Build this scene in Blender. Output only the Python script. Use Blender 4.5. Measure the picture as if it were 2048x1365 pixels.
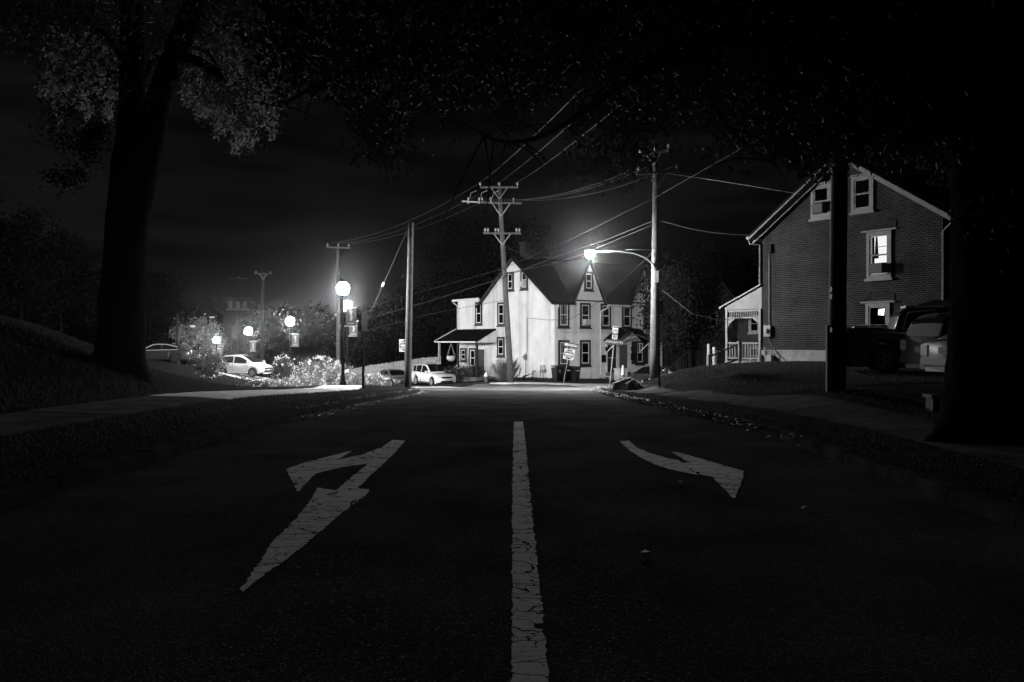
import bpy, math, random
import numpy as np
from mathutils import Vector, Matrix
random.seed(7); rng = np.random.default_rng(11)
R = math.radians
sc = bpy.context.scene
for o in list(bpy.data.objects): bpy.data.objects.remove(o)
C = sc.collection

# ------------------------------------------------------------------ camera, world, light, exposure
F = 1593.0; CX, CY = 1024.0, 682.0; CAMZ = 1.5
cam = bpy.data.cameras.new('camera'); camo = bpy.data.objects.new('camera', cam); C.objects.link(camo)
camo.location = (0, 0, CAMZ); camo.rotation_euler = (R(90), 0, 0)
cam.sensor_width = 36; cam.lens = 28.0; cam.clip_end = 1500; cam.clip_start = 0.05
sc.camera = camo

FILL_AZ, FILL_EL, FILL = 181.0, 50.0, 0.03     # weak fill sun standing in for an unseen street lamp behind the camera
LAMP, STREET = 1280.0, 6200.0                    # luminance of the lamp globes / street light lens
HAZE = 0.00014
w = bpy.data.worlds.new('World'); sc.world = w; w.use_nodes = True
nt = w.node_tree; nt.nodes.clear()
def wn(t, **k):
    n = nt.nodes.new(t)
    for a, b in k.items(): setattr(n, a, b)
    return n
sky = wn('ShaderNodeTexSky', sky_type='NISHITA', sun_disc=False)
sky.sun_elevation = R(FILL_EL); sky.sun_rotation = R(FILL_AZ)
bw = wn('ShaderNodeRGBToBW'); tc = wn('ShaderNodeTexCoord'); mp = wn('ShaderNodeMapping')
mp.inputs['Scale'].default_value = (1.0, 1.0, 7.0); mp.inputs['Location'].default_value = (3.1, 0, 0)
cl = wn('ShaderNodeTexNoise'); cl.inputs['Scale'].default_value = 2.2; cl.inputs['Detail'].default_value = 5
rp = wn('ShaderNodeMapRange'); rp.inputs['From Min'].default_value = .42; rp.inputs['From Max'].default_value = .68
rp.inputs['To Min'].default_value = .6; rp.inputs['To Max'].default_value = 3.2
mu = wn('ShaderNodeMath', operation='MULTIPLY'); bg = wn('ShaderNodeBackground'); bg.inputs['Strength'].default_value = 0.00058
ou = wn('ShaderNodeOutputWorld')
L = nt.links.new
L(sky.outputs[0], bw.inputs[0]); L(tc.outputs['Generated'], mp.inputs[0]); L(mp.outputs[0], cl.inputs['Vector'])
L(cl.outputs['Fac'], rp.inputs['Value']); L(bw.outputs[0], mu.inputs[0]); L(rp.outputs[0], mu.inputs[1])
L(mu.outputs[0], bg.inputs['Color']); L(bg.outputs[0], ou.inputs['Surface'])
sun = bpy.data.lights.new('fill_sun', 'SUN'); sun.energy = FILL; sun.angle = R(4); suno = bpy.data.objects.new('fill_sun', sun); C.objects.link(suno)
_a, _e = R(FILL_AZ), R(FILL_EL)
suno.rotation_euler = Vector((math.sin(_a)*math.cos(_e), math.cos(_a)*math.cos(_e), math.sin(_e))).to_track_quat('Z', 'Y').to_euler()
sc.view_settings.view_transform = 'Standard'; sc.view_settings.look = 'None'
sc.view_settings.exposure = 0; sc.view_settings.gamma = 1; sc.view_settings.use_curve_mapping = False
cy = sc.cycles
cy.max_bounces = 5; cy.diffuse_bounces = 2; cy.glossy_bounces = 2; cy.transmission_bounces = 2; cy.volume_bounces = 0; cy.transparent_max_bounces = 8
cy.sample_clamp_indirect = 2.0; cy.sample_clamp_direct = 0; cy.use_denoising = True; cy.caustics_reflective = False; cy.caustics_refractive = False
cy.use_light_tree = True

# ------------------------------------------------------------------ helpers
def at(px, py, d): return Vector(((px-CX)*d/F, d, CAMZ-(py-CY)*d/F))
def tag(o, label=None, cat=None, group=None, kind=None):
    if label: o['label'] = label
    if cat: o['category'] = cat
    if group: o['group'] = group
    if kind: o['kind'] = kind
    return o
def empty(name, loc=(0,0,0), rz=0.0, label=None, cat=None, group=None, parent=None):
    o = bpy.data.objects.new(name, None); C.objects.link(o); o.location = loc; o.rotation_euler = (0,0,rz)
    o.empty_display_size = .1; o.parent = parent
    return tag(o, label, cat, group)
def link(name, me, mat, parent=None, smooth=False):
    if mat is not None: me.materials.append(mat)
    if smooth: me.polygons.foreach_set('use_smooth', [True]*len(me.polygons))
    o = bpy.data.objects.new(name, me); C.objects.link(o); o.parent = parent
    return o
class MB:
    def __init__(s): s.v = []; s.f = []
    def add(s, vs, fs):
        o = len(s.v); s.v += [tuple(v) for v in vs]; s.f += [tuple(i+o for i in f) for f in fs]; return s
    def box(s, x0, x1, y0, y1, z0, z1):
        return s.add([(x0,y0,z0),(x1,y0,z0),(x1,y1,z0),(x0,y1,z0),(x0,y0,z1),(x1,y0,z1),(x1,y1,z1),(x0,y1,z1)],
                     [(0,3,2,1),(4,5,6,7),(0,1,5,4),(1,2,6,5),(2,3,7,6),(3,0,4,7)])
    def bar(s, a, b, wd, th, up=(0,0,1)):            # rectangular bar from a to b
        a, b = Vector(a), Vector(b); d = (b-a).normalized(); up = Vector(up)
        u = d.cross(up)
        if u.length < 1e-4: u = d.cross(Vector((1,0,0)))
        u = u.normalized()*wd/2; t = u.cross(d).normalized()*th/2
        return s.add([a-u-t,a+u-t,a+u+t,a-u+t,b-u-t,b+u-t,b+u+t,b-u+t],[(0,1,2,3),(7,6,5,4),(0,4,5,1),(1,5,6,2),(2,6,7,3),(3,7,4,0)])
    def prism(s, poly, off):                          # polygon (3d points) swept by off
        n = len(poly); off = Vector(off); p = [Vector(q) for q in poly]
        return s.add(p+[q+off for q in p], [tuple(range(n))[::-1], tuple(range(n,2*n))]+[(i,(i+1)%n,(i+1)%n+n,i+n) for i in range(n)])
    def quad(s, *p): return s.add(p, [tuple(range(len(p)))])
    def tube(s, pts, rad, n=8, cap=True):
        pts = [Vector(p) for p in pts]; m = len(pts)
        if not hasattr(rad, '__len__'): rad = [rad]*m
        vs = []; u = None
        for i, p in enumerate(pts):
            d = (pts[min(i+1,m-1)]-pts[max(i-1,0)]).normalized()
            if u is None:
                u = d.cross(Vector((0,0,1)))
                if u.length < .05: u = d.cross(Vector((0,1,0)))
            else: u = u-d*u.dot(d)
            u.normalize(); t = d.cross(u)
            for k in range(n):
                a = 2*math.pi*k/n; vs.append(p+(u*math.cos(a)+t*math.sin(a))*rad[i])
        fs = [(i*n+k, i*n+(k+1)%n, (i+1)*n+(k+1)%n, (i+1)*n+k) for i in range(m-1) for k in range(n)]
        if cap: fs += [tuple(range(n))[::-1], tuple((m-1)*n+k for k in range(n))]
        return s.add(vs, fs)
    def lathe(s, prof, n=16, c=(0,0,0), ax='z'):      # prof: (r, h)
        vs = []
        for r, h in prof:
            for k in range(n):
                a = 2*math.pi*k/n; x, y = r*math.cos(a), r*math.sin(a)
                q = (x,y,h) if ax == 'z' else ((x,h,y) if ax == 'y' else (h,x,y))
                vs.append((q[0]+c[0], q[1]+c[1], q[2]+c[2]))
        m = len(prof)
        fs = [(i*n+k, i*n+(k+1)%n, (i+1)*n+(k+1)%n, (i+1)*n+k) for i in range(m-1) for k in range(n)]
        fs += [tuple(range(n))[::-1], tuple((m-1)*n+k for k in range(n))]
        return s.add(vs, fs)
    def build(s, name, mat, parent=None, smooth=False):
        me = bpy.data.meshes.new(name); me.from_pydata(s.v, [], s.f); me.validate(); me.update()
        return link(name, me, mat, parent, smooth)
def npmesh(name, V, Fc, mat, parent=None, smooth=False):
    V = np.asarray(V, np.float32); Fc = np.asarray(Fc, np.int32); k = Fc.shape[1]; n = len(Fc)
    me = bpy.data.meshes.new(name); me.vertices.add(len(V)); me.vertices.foreach_set('co', V.ravel())
    me.loops.add(n*k); me.loops.foreach_set('vertex_index', Fc.ravel())
    me.polygons.add(n); me.polygons.foreach_set('loop_start', np.arange(0, n*k, k, dtype=np.int32))
    me.update(calc_edges=True); me.validate()
    return link(name, me, mat, parent, smooth)
def unit(a): return a/np.maximum(np.linalg.norm(a, axis=1, keepdims=True), 1e-6)
def leafmesh(P, size, droop=.5, wid=.42, r=rng):
    P = np.asarray(P); n = len(P)
    a = r.normal(size=(n,3)); a[:,2] -= droop; a = unit(a)
    b = unit(np.cross(a, r.normal(size=(n,3))))
    s = (size*r.uniform(.6, 1.35, n))[:,None]
    V = np.stack([P, P+a*s*.45+b*s*wid*.5, P+a*s, P+a*s*.45-b*s*wid*.5], 1).reshape(-1,3)
    return V, np.arange(4*n).reshape(n,4)
def grassmesh(P, h, wd=.012, r=rng):
    n = len(P); an = r.uniform(0, 6.283, n); hh = h*r.uniform(.5, 1.3, n)
    u = np.stack([np.cos(an), np.sin(an), np.zeros(n)], 1)*wd
    t = r.normal(size=(n,3))*.35*h; t[:,2] = hh
    return np.stack([P-u, P+u, P+t], 1).reshape(-1,3), np.arange(3*n).reshape(n,3)

# ------------------------------------------------------------------ materials (neutral: the photograph is black and white)
MAT = {}
def M(name, col, rough=.8, spec=.3, metal=0.0, nz=None, bump=None, coat=0.0, trans=None, emit=None):
    if name in MAT: return MAT[name]
    m = bpy.data.materials.new(name); m.use_nodes = True; t = m.node_tree; b = t.nodes['Principled BSDF']
    b.inputs['Base Color'].default_value = (col, col, col, 1); b.inputs['Roughness'].default_value = rough
    b.inputs['Specular IOR Level'].default_value = spec; b.inputs['Metallic'].default_value = metal; b.inputs['Coat Weight'].default_value = coat
    co = t.nodes.new('ShaderNodeTexCoord')
    if nz:
        n = t.nodes.new('ShaderNodeTexNoise'); n.inputs['Scale'].default_value = nz[0]; n.inputs['Detail'].default_value = 6; n.inputs['Roughness'].default_value = .65
        t.links.new(co.outputs['Object'], n.inputs['Vector'])
        mr = t.nodes.new('ShaderNodeMapRange'); mr.inputs['From Min'].default_value = .3; mr.inputs['From Max'].default_value = .7
        mr.inputs['To Min'].default_value = col*(1-nz[1]); mr.inputs['To Max'].default_value = min(.9, col*(1+nz[1]))
        t.links.new(n.outputs['Fac'], mr.inputs['Value']); t.links.new(mr.outputs[0], b.inputs['Base Color'])
    if bump:
        n2 = t.nodes.new('ShaderNodeTexNoise'); n2.inputs['Scale'].default_value = bump[0]; n2.inputs['Detail'].default_value = 4
        t.links.new(co.outputs['Object'], n2.inputs['Vector'])
        bp = t.nodes.new('ShaderNodeBump'); bp.inputs['Strength'].default_value = bump[1]; bp.inputs['Distance'].default_value = .02
        t.links.new(n2.outputs['Fac'], bp.inputs['Height']); t.links.new(bp.outputs[0], b.inputs['Normal'])
    if trans:
        tr = t.nodes.new('ShaderNodeBsdfTranslucent'); tr.inputs[0].default_value = (trans,)*3+(1,)
        ad = t.nodes.new('ShaderNodeAddShader'); o = t.nodes['Material Output']
        t.links.new(b.outputs[0], ad.inputs[0]); t.links.new(tr.outputs[0], ad.inputs[1]); t.links.new(ad.outputs[0], o.inputs['Surface'])
    if emit:
        b.inputs['Emission Color'].default_value = (1,1,1,1); b.inputs['Emission Strength'].default_value = emit
    MAT[name] = m; return m
stucco = M('stucco', .72, .9, .1, nz=(.9,.15), bump=(14,.35))
darktrim = M('dark_trim', .02, .6); whitetrim = M('white_trim', .62, .5, nz=(3,.12)); curtainm = M('curtain', .45, .9, nz=(6,.3))
roofm = M('roof_shingle', .008, .95, .0, nz=(9,.5), bump=(30,.5)); metalgrey = M('grey_metal', .22, .45, .5, .6)
darkmetal = M('dark_metal', .008, .7, .05); woodpole = M('weathered_pole', .06, .9, .2, nz=(5,.45), bump=(30,.4))
darkpole = M('dark_pole', .025, .9, .2, nz=(5,.4), bump=(30,.4)); fencew = M('fence_board', .36, .9, .2, nz=(4,.45), bump=(40,.3))
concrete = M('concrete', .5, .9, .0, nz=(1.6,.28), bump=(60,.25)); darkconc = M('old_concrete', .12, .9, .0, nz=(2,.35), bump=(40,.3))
bark = M('bark', .007, .95, .0, nz=(6,.5), bump=(9,1.0)); twig = M('branch_bark', .008, .95, .0, nz=(10,.4))
leafdark = M('leaf', .004, .75, .02, nz=(7,.5), trans=.0016); leafleft = M('leaf_left', .011, .75, .03, nz=(2,.6), trans=.005); leafmid = M('leaf_mid', .025, .75, .05, nz=(3,.6), trans=.01); leafbg = M('leaf_far', .005, .8, .02, nz=(2,.5), trans=.002); leaflit = M('leaf_lit', .06, .7, .1, nz=(1.2,.7), trans=.035)
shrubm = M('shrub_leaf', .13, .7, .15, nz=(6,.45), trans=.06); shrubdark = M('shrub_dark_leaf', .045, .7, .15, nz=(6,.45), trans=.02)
flower = M('blossom', .6, .7, .2, trans=.15)
agedtrim = M('aged_trim', .095, .6, nz=(3,.25)); foundm = M('painted_foundation', .12, .9, .2, nz=(1.5,.3), bump=(30,.3))
grassm = M('grass_blade', .028, .9, .0, nz=(1.2,.5), trans=.012); soil = M('soil', .02, .95, .0, nz=(2.2,.5), bump=(20,.6))
litterm = M('fallen_leaf', .2, .7, .3, nz=(9,.6)); tyre = M('tyre', .012, .8, .3); rimm = M('alloy', .45, .35, .5, .7)
paintw = M('white_car_paint', .85, .35, .5, coat=.8); paintd = M('dark_car_paint', .03, .3, .5, coat=1.0); paintg = M('grey_car_paint', .14, .3, .5, coat=1.0)
paints = M('silver_car_paint', .02, .7, .04, .0); blackp = M('black_plastic', .01, .6, .4); chrome = M('chrome', .7, .12, .5, 1.0)
lampglass = M('lamp_lens', .55, .12, .6); signw = M('sign_white', .62, .5, .4); signd = M('sign_dark', .035, .5, .4); wirem = M('cable', .025, .8, .08); dwire = M('black_cable', .03, .6, .3)
porcelain = M('porcelain', .25, .4, .3); bannerm = M('banner_cloth', .07, .85, .2, nz=(6,.2)); bannerw = M('banner_print', .3, .8, .2)
brickarch = M('arch_brick', .014, .9, .15, nz=(18,.4)); binm = M('bin_plastic', .014, .5, .4); rockm = M('rock', .07, .95, .15, nz=(5,.5), bump=(8,1.0))
acm = M('air_conditioner', .5, .6); acdark = M('old_air_conditioner', .06, .7, .1); doorm = M('door_paint', .09, .6); coneM = M('cone_rubber', .3, .6); coneband = M('cone_band', .55, .5)
glowroom = M('lit_room', .5, .9, emit=1.6); glowshade = M('lit_lamp_shade', .5, .9, emit=3.0); farwin = M('far_lit_window', .5, .9, emit=.8)

def mk(t, ty, ins=None, **k):
    n = t.nodes.new(ty)
    for a, b in k.items(): setattr(n, a, b)
    for a, b in (ins or {}).items(): n.inputs[a].default_value = b
    return n
# asphalt: dark binder with paler stones
def asphalt_mat(name, base, stone):
    m = bpy.data.materials.new(name); m.use_nodes = True; t = m.node_tree; b = t.nodes['Principled BSDF']; l = t.links.new
    co = mk(t, 'ShaderNodeTexCoord'); v = mk(t, 'ShaderNodeTexVoronoi', {'Scale': 85.0}); l(co.outputs['Object'], v.inputs['Vector'])
    big = mk(t, 'ShaderNodeTexNoise', {'Scale': .8, 'Detail': 5}); l(co.outputs['Object'], big.inputs['Vector'])
    sep = mk(t, 'ShaderNodeSeparateColor'); l(v.outputs['Color'], sep.inputs[0])
    st = mk(t, 'ShaderNodeMapRange', {'From Min': .80, 'From Max': .97, 'To Min': base, 'To Max': stone}); l(sep.outputs[0], st.inputs['Value'])
    mr = mk(t, 'ShaderNodeMapRange', {'From Min': .3, 'From Max': .7, 'To Min': .65, 'To Max': 1.4}); l(big.outputs['Fac'], mr.inputs['Value'])
    mm = mk(t, 'ShaderNodeMath', operation='MULTIPLY'); l(st.outputs[0], mm.inputs[0]); l(mr.outputs[0], mm.inputs[1]); l(mm.outputs[0], b.inputs['Base Color'])
    rr = mk(t, 'ShaderNodeMapRange', {'From Min': .0, 'From Max': 1.0, 'To Min': .6, 'To Max': 1.0}); l(sep.outputs[1], rr.inputs['Value']); l(rr.outputs[0], b.inputs['Roughness'])
    bp = mk(t, 'ShaderNodeBump', {'Strength': .9, 'Distance': .006}); bp.invert = True; l(v.outputs['Distance'], bp.inputs['Height']); l(bp.outputs[0], b.inputs['Normal'])
    df = mk(t, 'ShaderNodeBsdfDiffuse'); gl = mk(t, 'ShaderNodeBsdfGlossy', {'Roughness': .45}); gl.inputs[0].default_value = (.25,.25,.25,1)
    l(mm.outputs[0], df.inputs[0]); l(bp.outputs[0], df.inputs['Normal']); l(bp.outputs[0], gl.inputs['Normal'])
    gf = mk(t, 'ShaderNodeMapRange', {'From Min': .9, 'From Max': .99, 'To Min': .0, 'To Max': .025}); l(sep.outputs[2], gf.inputs['Value'])
    mx = mk(t, 'ShaderNodeMixShader'); l(gf.outputs[0], mx.inputs[0]); l(df.outputs[0], mx.inputs[1]); l(gl.outputs[0], mx.inputs[2]); l(mx.outputs[0], t.nodes['Material Output'].inputs['Surface'])
    t.nodes.remove(b); return m
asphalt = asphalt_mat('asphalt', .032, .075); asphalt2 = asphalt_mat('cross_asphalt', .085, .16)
def paint_mat():
    m = bpy.data.materials.new('road_paint'); m.use_nodes = True; t = m.node_tree; b = t.nodes['Principled BSDF']; l = t.links.new
    co = mk(t, 'ShaderNodeTexCoord'); nz = mk(t, 'ShaderNodeTexNoise', {'Scale': 7.0, 'Detail': 4}); l(co.outputs['Object'], nz.inputs['Vector'])
    mx = mk(t, 'ShaderNodeVectorMath', operation='MULTIPLY_ADD'); mx.inputs[1].default_value = (.16,.16,0); l(nz.outputs['Color'], mx.inputs[0]); l(co.outputs['Object'], mx.inputs[2])
    mp = mk(t, 'ShaderNodeMapping'); mp.inputs['Scale'].default_value = (1.5, 3.4, 1); l(mx.outputs[0], mp.inputs[0])
    v = mk(t, 'ShaderNodeTexVoronoi', {'Scale': 1.25}, feature='DISTANCE_TO_EDGE'); l(mp.outputs[0], v.inputs['Vector'])
    v2 = mk(t, 'ShaderNodeTexVoronoi', {'Scale': 4.2}, feature='DISTANCE_TO_EDGE'); l(mp.outputs[0], v2.inputs['Vector'])
    msk = mk(t, 'ShaderNodeTexNoise', {'Scale': 1.6, 'Detail': 2}); l(co.outputs['Object'], msk.inputs['Vector'])
    thr = mk(t, 'ShaderNodeMapRange', {'From Min': .42, 'From Max': .64, 'To Min': 0.0, 'To Max': .035}); l(msk.outputs['Fac'], thr.inputs['Value'])
    a = mk(t, 'ShaderNodeMath', operation='LESS_THAN'); a.inputs[1].default_value = .017; l(v.outputs['Distance'], a.inputs[0])
    c = mk(t, 'ShaderNodeMath', operation='LESS_THAN'); l(v2.outputs['Distance'], c.inputs[0]); l(thr.outputs[0], c.inputs[1])
    o = mk(t, 'ShaderNodeMath', operation='MAXIMUM'); l(a.outputs[0], o.inputs[0]); l(c.outputs[0], o.inputs[1])
    ch = mk(t, 'ShaderNodeTexNoise', {'Scale': 9.0, 'Detail': 6, 'Roughness': .75}); l(co.outputs['Object'], ch.inputs['Vector'])
    cg = mk(t, 'ShaderNodeMath', operation='GREATER_THAN'); cg.inputs[1].default_value = .655; l(ch.outputs['Fac'], cg.inputs[0])
    o2 = mk(t, 'ShaderNodeMath', operation='MAXIMUM'); l(o.outputs[0], o2.inputs[0]); l(cg.outputs[0], o2.inputs[1]); o = o2
    gr = mk(t, 'ShaderNodeTexNoise', {'Scale': 55.0, 'Detail': 3}); l(co.outputs['Object'], gr.inputs['Vector'])
    g2 = mk(t, 'ShaderNodeMapRange', {'From Min': .3, 'From Max': .7, 'To Min': .42, 'To Max': .66}); l(gr.outputs['Fac'], g2.inputs['Value'])
    mix = mk(t, 'ShaderNodeMix', data_type='FLOAT'); l(o.outputs[0], mix.inputs[0]); l(g2.outputs[0], mix.inputs[2]); mix.inputs[3].default_value = .02
    l(mix.outputs[0], b.inputs['Base Color']); b.inputs['Roughness'].default_value = .9; b.inputs['Specular IOR Level'].default_value = .0
    bp = mk(t, 'ShaderNodeBump', {'Strength': .5, 'Distance': .004}); l(gr.outputs['Fac'], bp.inputs['Height']); l(bp.outputs[0], b.inputs['Normal'])
    return m
roadpaint = paint_mat()
def streaks(m):          # rain streaks running down the render
    t = m.node_tree; l = t.links.new; b = t.nodes['Principled BSDF']; src = b.inputs['Base Color'].links[0].from_socket
    co = mk(t, 'ShaderNodeTexCoord'); mp = mk(t, 'ShaderNodeMapping'); mp.inputs['Scale'].default_value = (1.6, 1.6, .09); l(co.outputs['Object'], mp.inputs[0])
    n = mk(t, 'ShaderNodeTexNoise', {'Scale': 1.0, 'Detail': 4}); l(mp.outputs[0], n.inputs['Vector'])
    mr = mk(t, 'ShaderNodeMapRange', {'From Min': .5, 'From Max': .68, 'To Min': 1.0, 'To Max': .72}); l(n.outputs['Fac'], mr.inputs['Value'])
    mm = mk(t, 'ShaderNodeMath', operation='MULTIPLY'); l(src, mm.inputs[0]); l(mr.outputs[0], mm.inputs[1]); l(mm.outputs[0], b.inputs['Base Color'])
streaks(stucco)
def brick_mat():
    m = bpy.data.materials.new('brick'); m.use_nodes = True; t = m.node_tree; b = t.nodes['Principled BSDF']; l = t.links.new
    co = mk(t, 'ShaderNodeTexCoord'); sp = mk(t, 'ShaderNodeSeparateXYZ'); l(co.outputs['Object'], sp.inputs[0])
    ad = mk(t, 'ShaderNodeMath', operation='ADD'); l(sp.outputs[0], ad.inputs[0]); l(sp.outputs[1], ad.inputs[1])
    cb = mk(t, 'ShaderNodeCombineXYZ'); l(ad.outputs[0], cb.inputs[0]); l(sp.outputs[2], cb.inputs[1])
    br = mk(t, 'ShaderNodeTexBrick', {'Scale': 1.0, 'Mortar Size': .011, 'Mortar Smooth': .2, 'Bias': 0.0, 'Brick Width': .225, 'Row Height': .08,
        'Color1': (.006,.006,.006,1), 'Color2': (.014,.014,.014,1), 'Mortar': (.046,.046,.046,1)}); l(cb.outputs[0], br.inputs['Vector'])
    nz = mk(t, 'ShaderNodeTexNoise', {'Scale': 1.1, 'Detail': 5}); l(co.outputs['Object'], nz.inputs['Vector'])
    mr = mk(t, 'ShaderNodeMapRange', {'From Min': .3, 'From Max': .7, 'To Min': .7, 'To Max': 1.25}); l(nz.outputs['Fac'], mr.inputs['Value'])
    mm = mk(t, 'ShaderNodeVectorMath', operation='SCALE'); l(br.outputs['Color'], mm.inputs[0]); l(mr.outputs[0], mm.inputs['Scale']); l(mm.outputs[0], b.inputs['Base Color'])
    bp = mk(t, 'ShaderNodeBump', {'Strength': .6, 'Distance': .01}); bp.invert = True; l(br.outputs['Fac'], bp.inputs['Height']); l(bp.outputs[0], b.inputs['Normal'])
    b.inputs['Roughness'].default_value = .9; b.inputs['Specular IOR Level'].default_value = .03
    return m
brickm = brick_mat()
def glass_mat(name, tr):
    m = bpy.data.materials.new(name); m.use_nodes = True; t = m.node_tree; l = t.links.new; t.nodes.remove(t.nodes['Principled BSDF'])
    tp = mk(t, 'ShaderNodeBsdfTransparent'); tp.inputs[0].default_value = (tr,tr,tr,1); gl = mk(t, 'ShaderNodeBsdfGlossy', {'Roughness': .04})
    fr = mk(t, 'ShaderNodeFresnel', {'IOR': 1.5}); mx = mk(t, 'ShaderNodeMixShader'); l(fr.outputs[0], mx.inputs[0]); l(tp.outputs[0], mx.inputs[1]); l(gl.outputs[0], mx.inputs[2])
    l(mx.outputs[0], t.nodes['Material Output'].inputs['Surface']); return m
glass = glass_mat('window_glass', .8); carglass = M('car_glass', .006, .08, .12)
lampM = bpy.data.materials.new('lamp_globe'); streetM = bpy.data.materials.new('street_lens')
for m_, s_ in ((lampM, LAMP), (streetM, STREET)):
    m_.use_nodes = True; b_ = m_.node_tree.nodes['Principled BSDF']; b_.inputs['Base Color'].default_value = (.8,.8,.8,1)
    b_.inputs['Emission Color'].default_value = (1,1,1,1); b_.inputs['Emission Strength'].default_value = s_
# ------------------------------------------------------------------ terrain
CP = [(-4,42,-1.0),(0,40,-.82),(0,48,-1.05),(4,38,-.8),(3,56,-1.14),(-1,60.9,-1.35),(-4.5,65.9,-1.65),(12,62.7,-1.25),(6,52.5,-1.5),(12,57,-1.75),(22,66,-2.0),(8,46,-1.25),(16,50,-1.5),
 (-6.4,64,-2.02),(-10.6,69,-2.4),(-14,76,-2.7),(-3.3,44,-1.12),(-8.9,50,-1.45),(-7.7,36,-.62),(-9.3,45,-1.05),(-15.3,55,-1.45),(-20,62,-1.25),(-28,62,.05),(-22,66,-1.7),(-29,78,-2.3),(-38,94,-2.2),(-36,60,.6),
 (-6.5,28,-.33),(-7,20,.05),(-7.5,12,.16),(-8,4,.16),(-8,-8,.16),(-12,30,-.45),(-14,40,-.9),(-20,40,-.5),(-20,20,.4),(-20,0,.4),(-30,30,.5),
 (5.5,33,-.2),(6.5,32,.15),(8.3,31,.42),(11.3,36,.28),(16,29.5,.38),(20,33,.4),(10,44,-.6),(9.5,40,-.1),(6.8,38.5,-.5),(5.6,27,-.25),(7,25,.3),(5.7,20.5,-.02),(6.5,13.6,.15),(7,17,.36),(9,17,.42),(12,23,.45),(7.8,14,.22),(6.6,10.7,.14),(7,4,.16),(7,-8,.16),(14,14,.45),(20,20,.45),(25,5,.45),
 (-60,100,-2),(-60,40,1),(60,60,-1.5),(40,30,.5),(0,110,-3),(50,110,-2),(-60,160,-4),(60,160,-3),(0,160,-4)]
_c = np.array(CP); _n = len(_c)
def _k(r2): return np.where(r2 > 1e-9, r2*np.log(np.maximum(r2,1e-9)), 0)
_K = _k(((_c[:,None,:2]-_c[None,:,:2])**2).sum(2)); _P = np.c_[np.ones(_n), _c[:,:2]]
_S = np.linalg.solve(np.block([[_K+np.eye(_n)*2.0, _P],[_P.T, np.zeros((3,3))]]), np.r_[_c[:,2], 0,0,0])
def sst(a, b, x): t = np.clip((x-a)/(b-a), 0, 1); return t*t*(3-2*t)
_ry = np.array([-50,13,16,20,24,28,33,40,48,60]); _rz = np.array([0,0,-.025,-.12,-.28,-.45,-.66,-.83,-1.05,-1.3])
def Tn(x, y):
    x = np.asarray(x, float); y = np.asarray(y, float)
    q = np.stack([x.ravel(), y.ravel()], 1)
    t = _k(((q[:,None,:]-_c[None,:,:2])**2).sum(2))@_S[:_n]+_S[_n]+q@_S[_n+1:]
    t = t.reshape(x.shape); rz = np.interp(y, _ry, _rz)
    m = sst(4.6, 7.0, np.abs(x)); m = np.maximum(m, sst(36, 44, y))
    return rz*(1-m)+t*m
def bankn(x, y):
    x = np.asarray(x, float); y = np.asarray(y, float)
    edge = -8.35-.08*np.sin(y*.9)
    return 1.6*sst(0, 4.6, edge-x)*(1-sst(17.5, 30, y+(x+10)*.5))*(1-.55*sst(-14, -22, x))+.35*sst(0,1.2,edge-x)*(1-sst(20,29,y))*.5
def T(x, y): return float(Tn(np.array([x]), np.array([y]))[0]+bankn(np.array([x]), np.array([y]))[0])
KL = [(-12,-4.7),(4,-4.6),(7,-4.54),(13,-4.4),(15.4,-4.2),(18,-4.02),(22.5,-3.92),(30,-3.86),(33.6,-3.9),(35,-4.05),(36.2,-4.5),(37.1,-5.3),(37.7,-6.4),(38.3,-8.2),(39,-10.5)]
KR = [(-12,4.0),(7.4,4.02),(12.25,4.1),(14,3.93),(16.3,3.55),(21,3.35),(29,3.45),(33,3.62),(35,3.95),(36.6,4.6),(37.8,5.6),(39,7.2),(40.5,9.5)]
def dense(K, st=.5):
    out = []
    for (a, b), (c, d) in zip(K[:-1], K[1:]):
        n = max(1, int(math.hypot(c-a, d-b)/st))
        out += [(a+(c-a)*i/n, b+(d-b)*i/n) for i in range(n)]
    return out+[K[-1]]
def grid_sheet(name, x0, x1, y0, y1, nx, ny, zfun, mat, kind=None, parent=None):
    X, Y = np.meshgrid(np.linspace(x0, x1, nx), np.linspace(y0, y1, ny)); Z = zfun(X, Y)
    V = np.stack([X, Y, Z], 2).reshape(-1, 3); i = np.arange(nx*ny).reshape(ny, nx)
    o = npmesh(name, V, np.stack([i[:-1,:-1], i[:-1,1:], i[1:,1:], i[1:,:-1]], 2).reshape(-1,4), mat, parent, True)
    if kind: o['kind'] = kind
    return o
def left_edge(y): return np.interp(y, [k[0] for k in KL], [k[1] for k in KL])
def right_edge(y): return np.interp(y, [k[0] for k in KR], [k[1] for k in KR])
def gz(X, Y):
    z = Tn(X, Y)+bankn(X, Y)
    ins = np.minimum(X-(left_edge(Y)-.75), (right_edge(Y)+.75)-X)
    near = (Y < 41)
    z = np.where(near, z+.11-.2*sst(-.45, .1, ins), z-.03)
    return z
# ground: one near sheet and one out to the horizon
g = grid_sheet('ground', -45, 45, -14, 100, 361, 457, gz, soil, 'structure')
def fz(X, Y):
    z = Tn(np.clip(X,-60,60), np.clip(Y,-14,160))-.15
    inside = (np.abs(X) < 44)&(Y > -13)&(Y < 99); z = np.where(inside, z-1.2, z)
    d = np.hypot(X, Y); return np.where(d > 120, np.minimum(z, -3)-.0*d, z)
grid_sheet('far_ground', -700, 700, -300, 900, 281, 241, fz, soil, 'structure')
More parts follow.
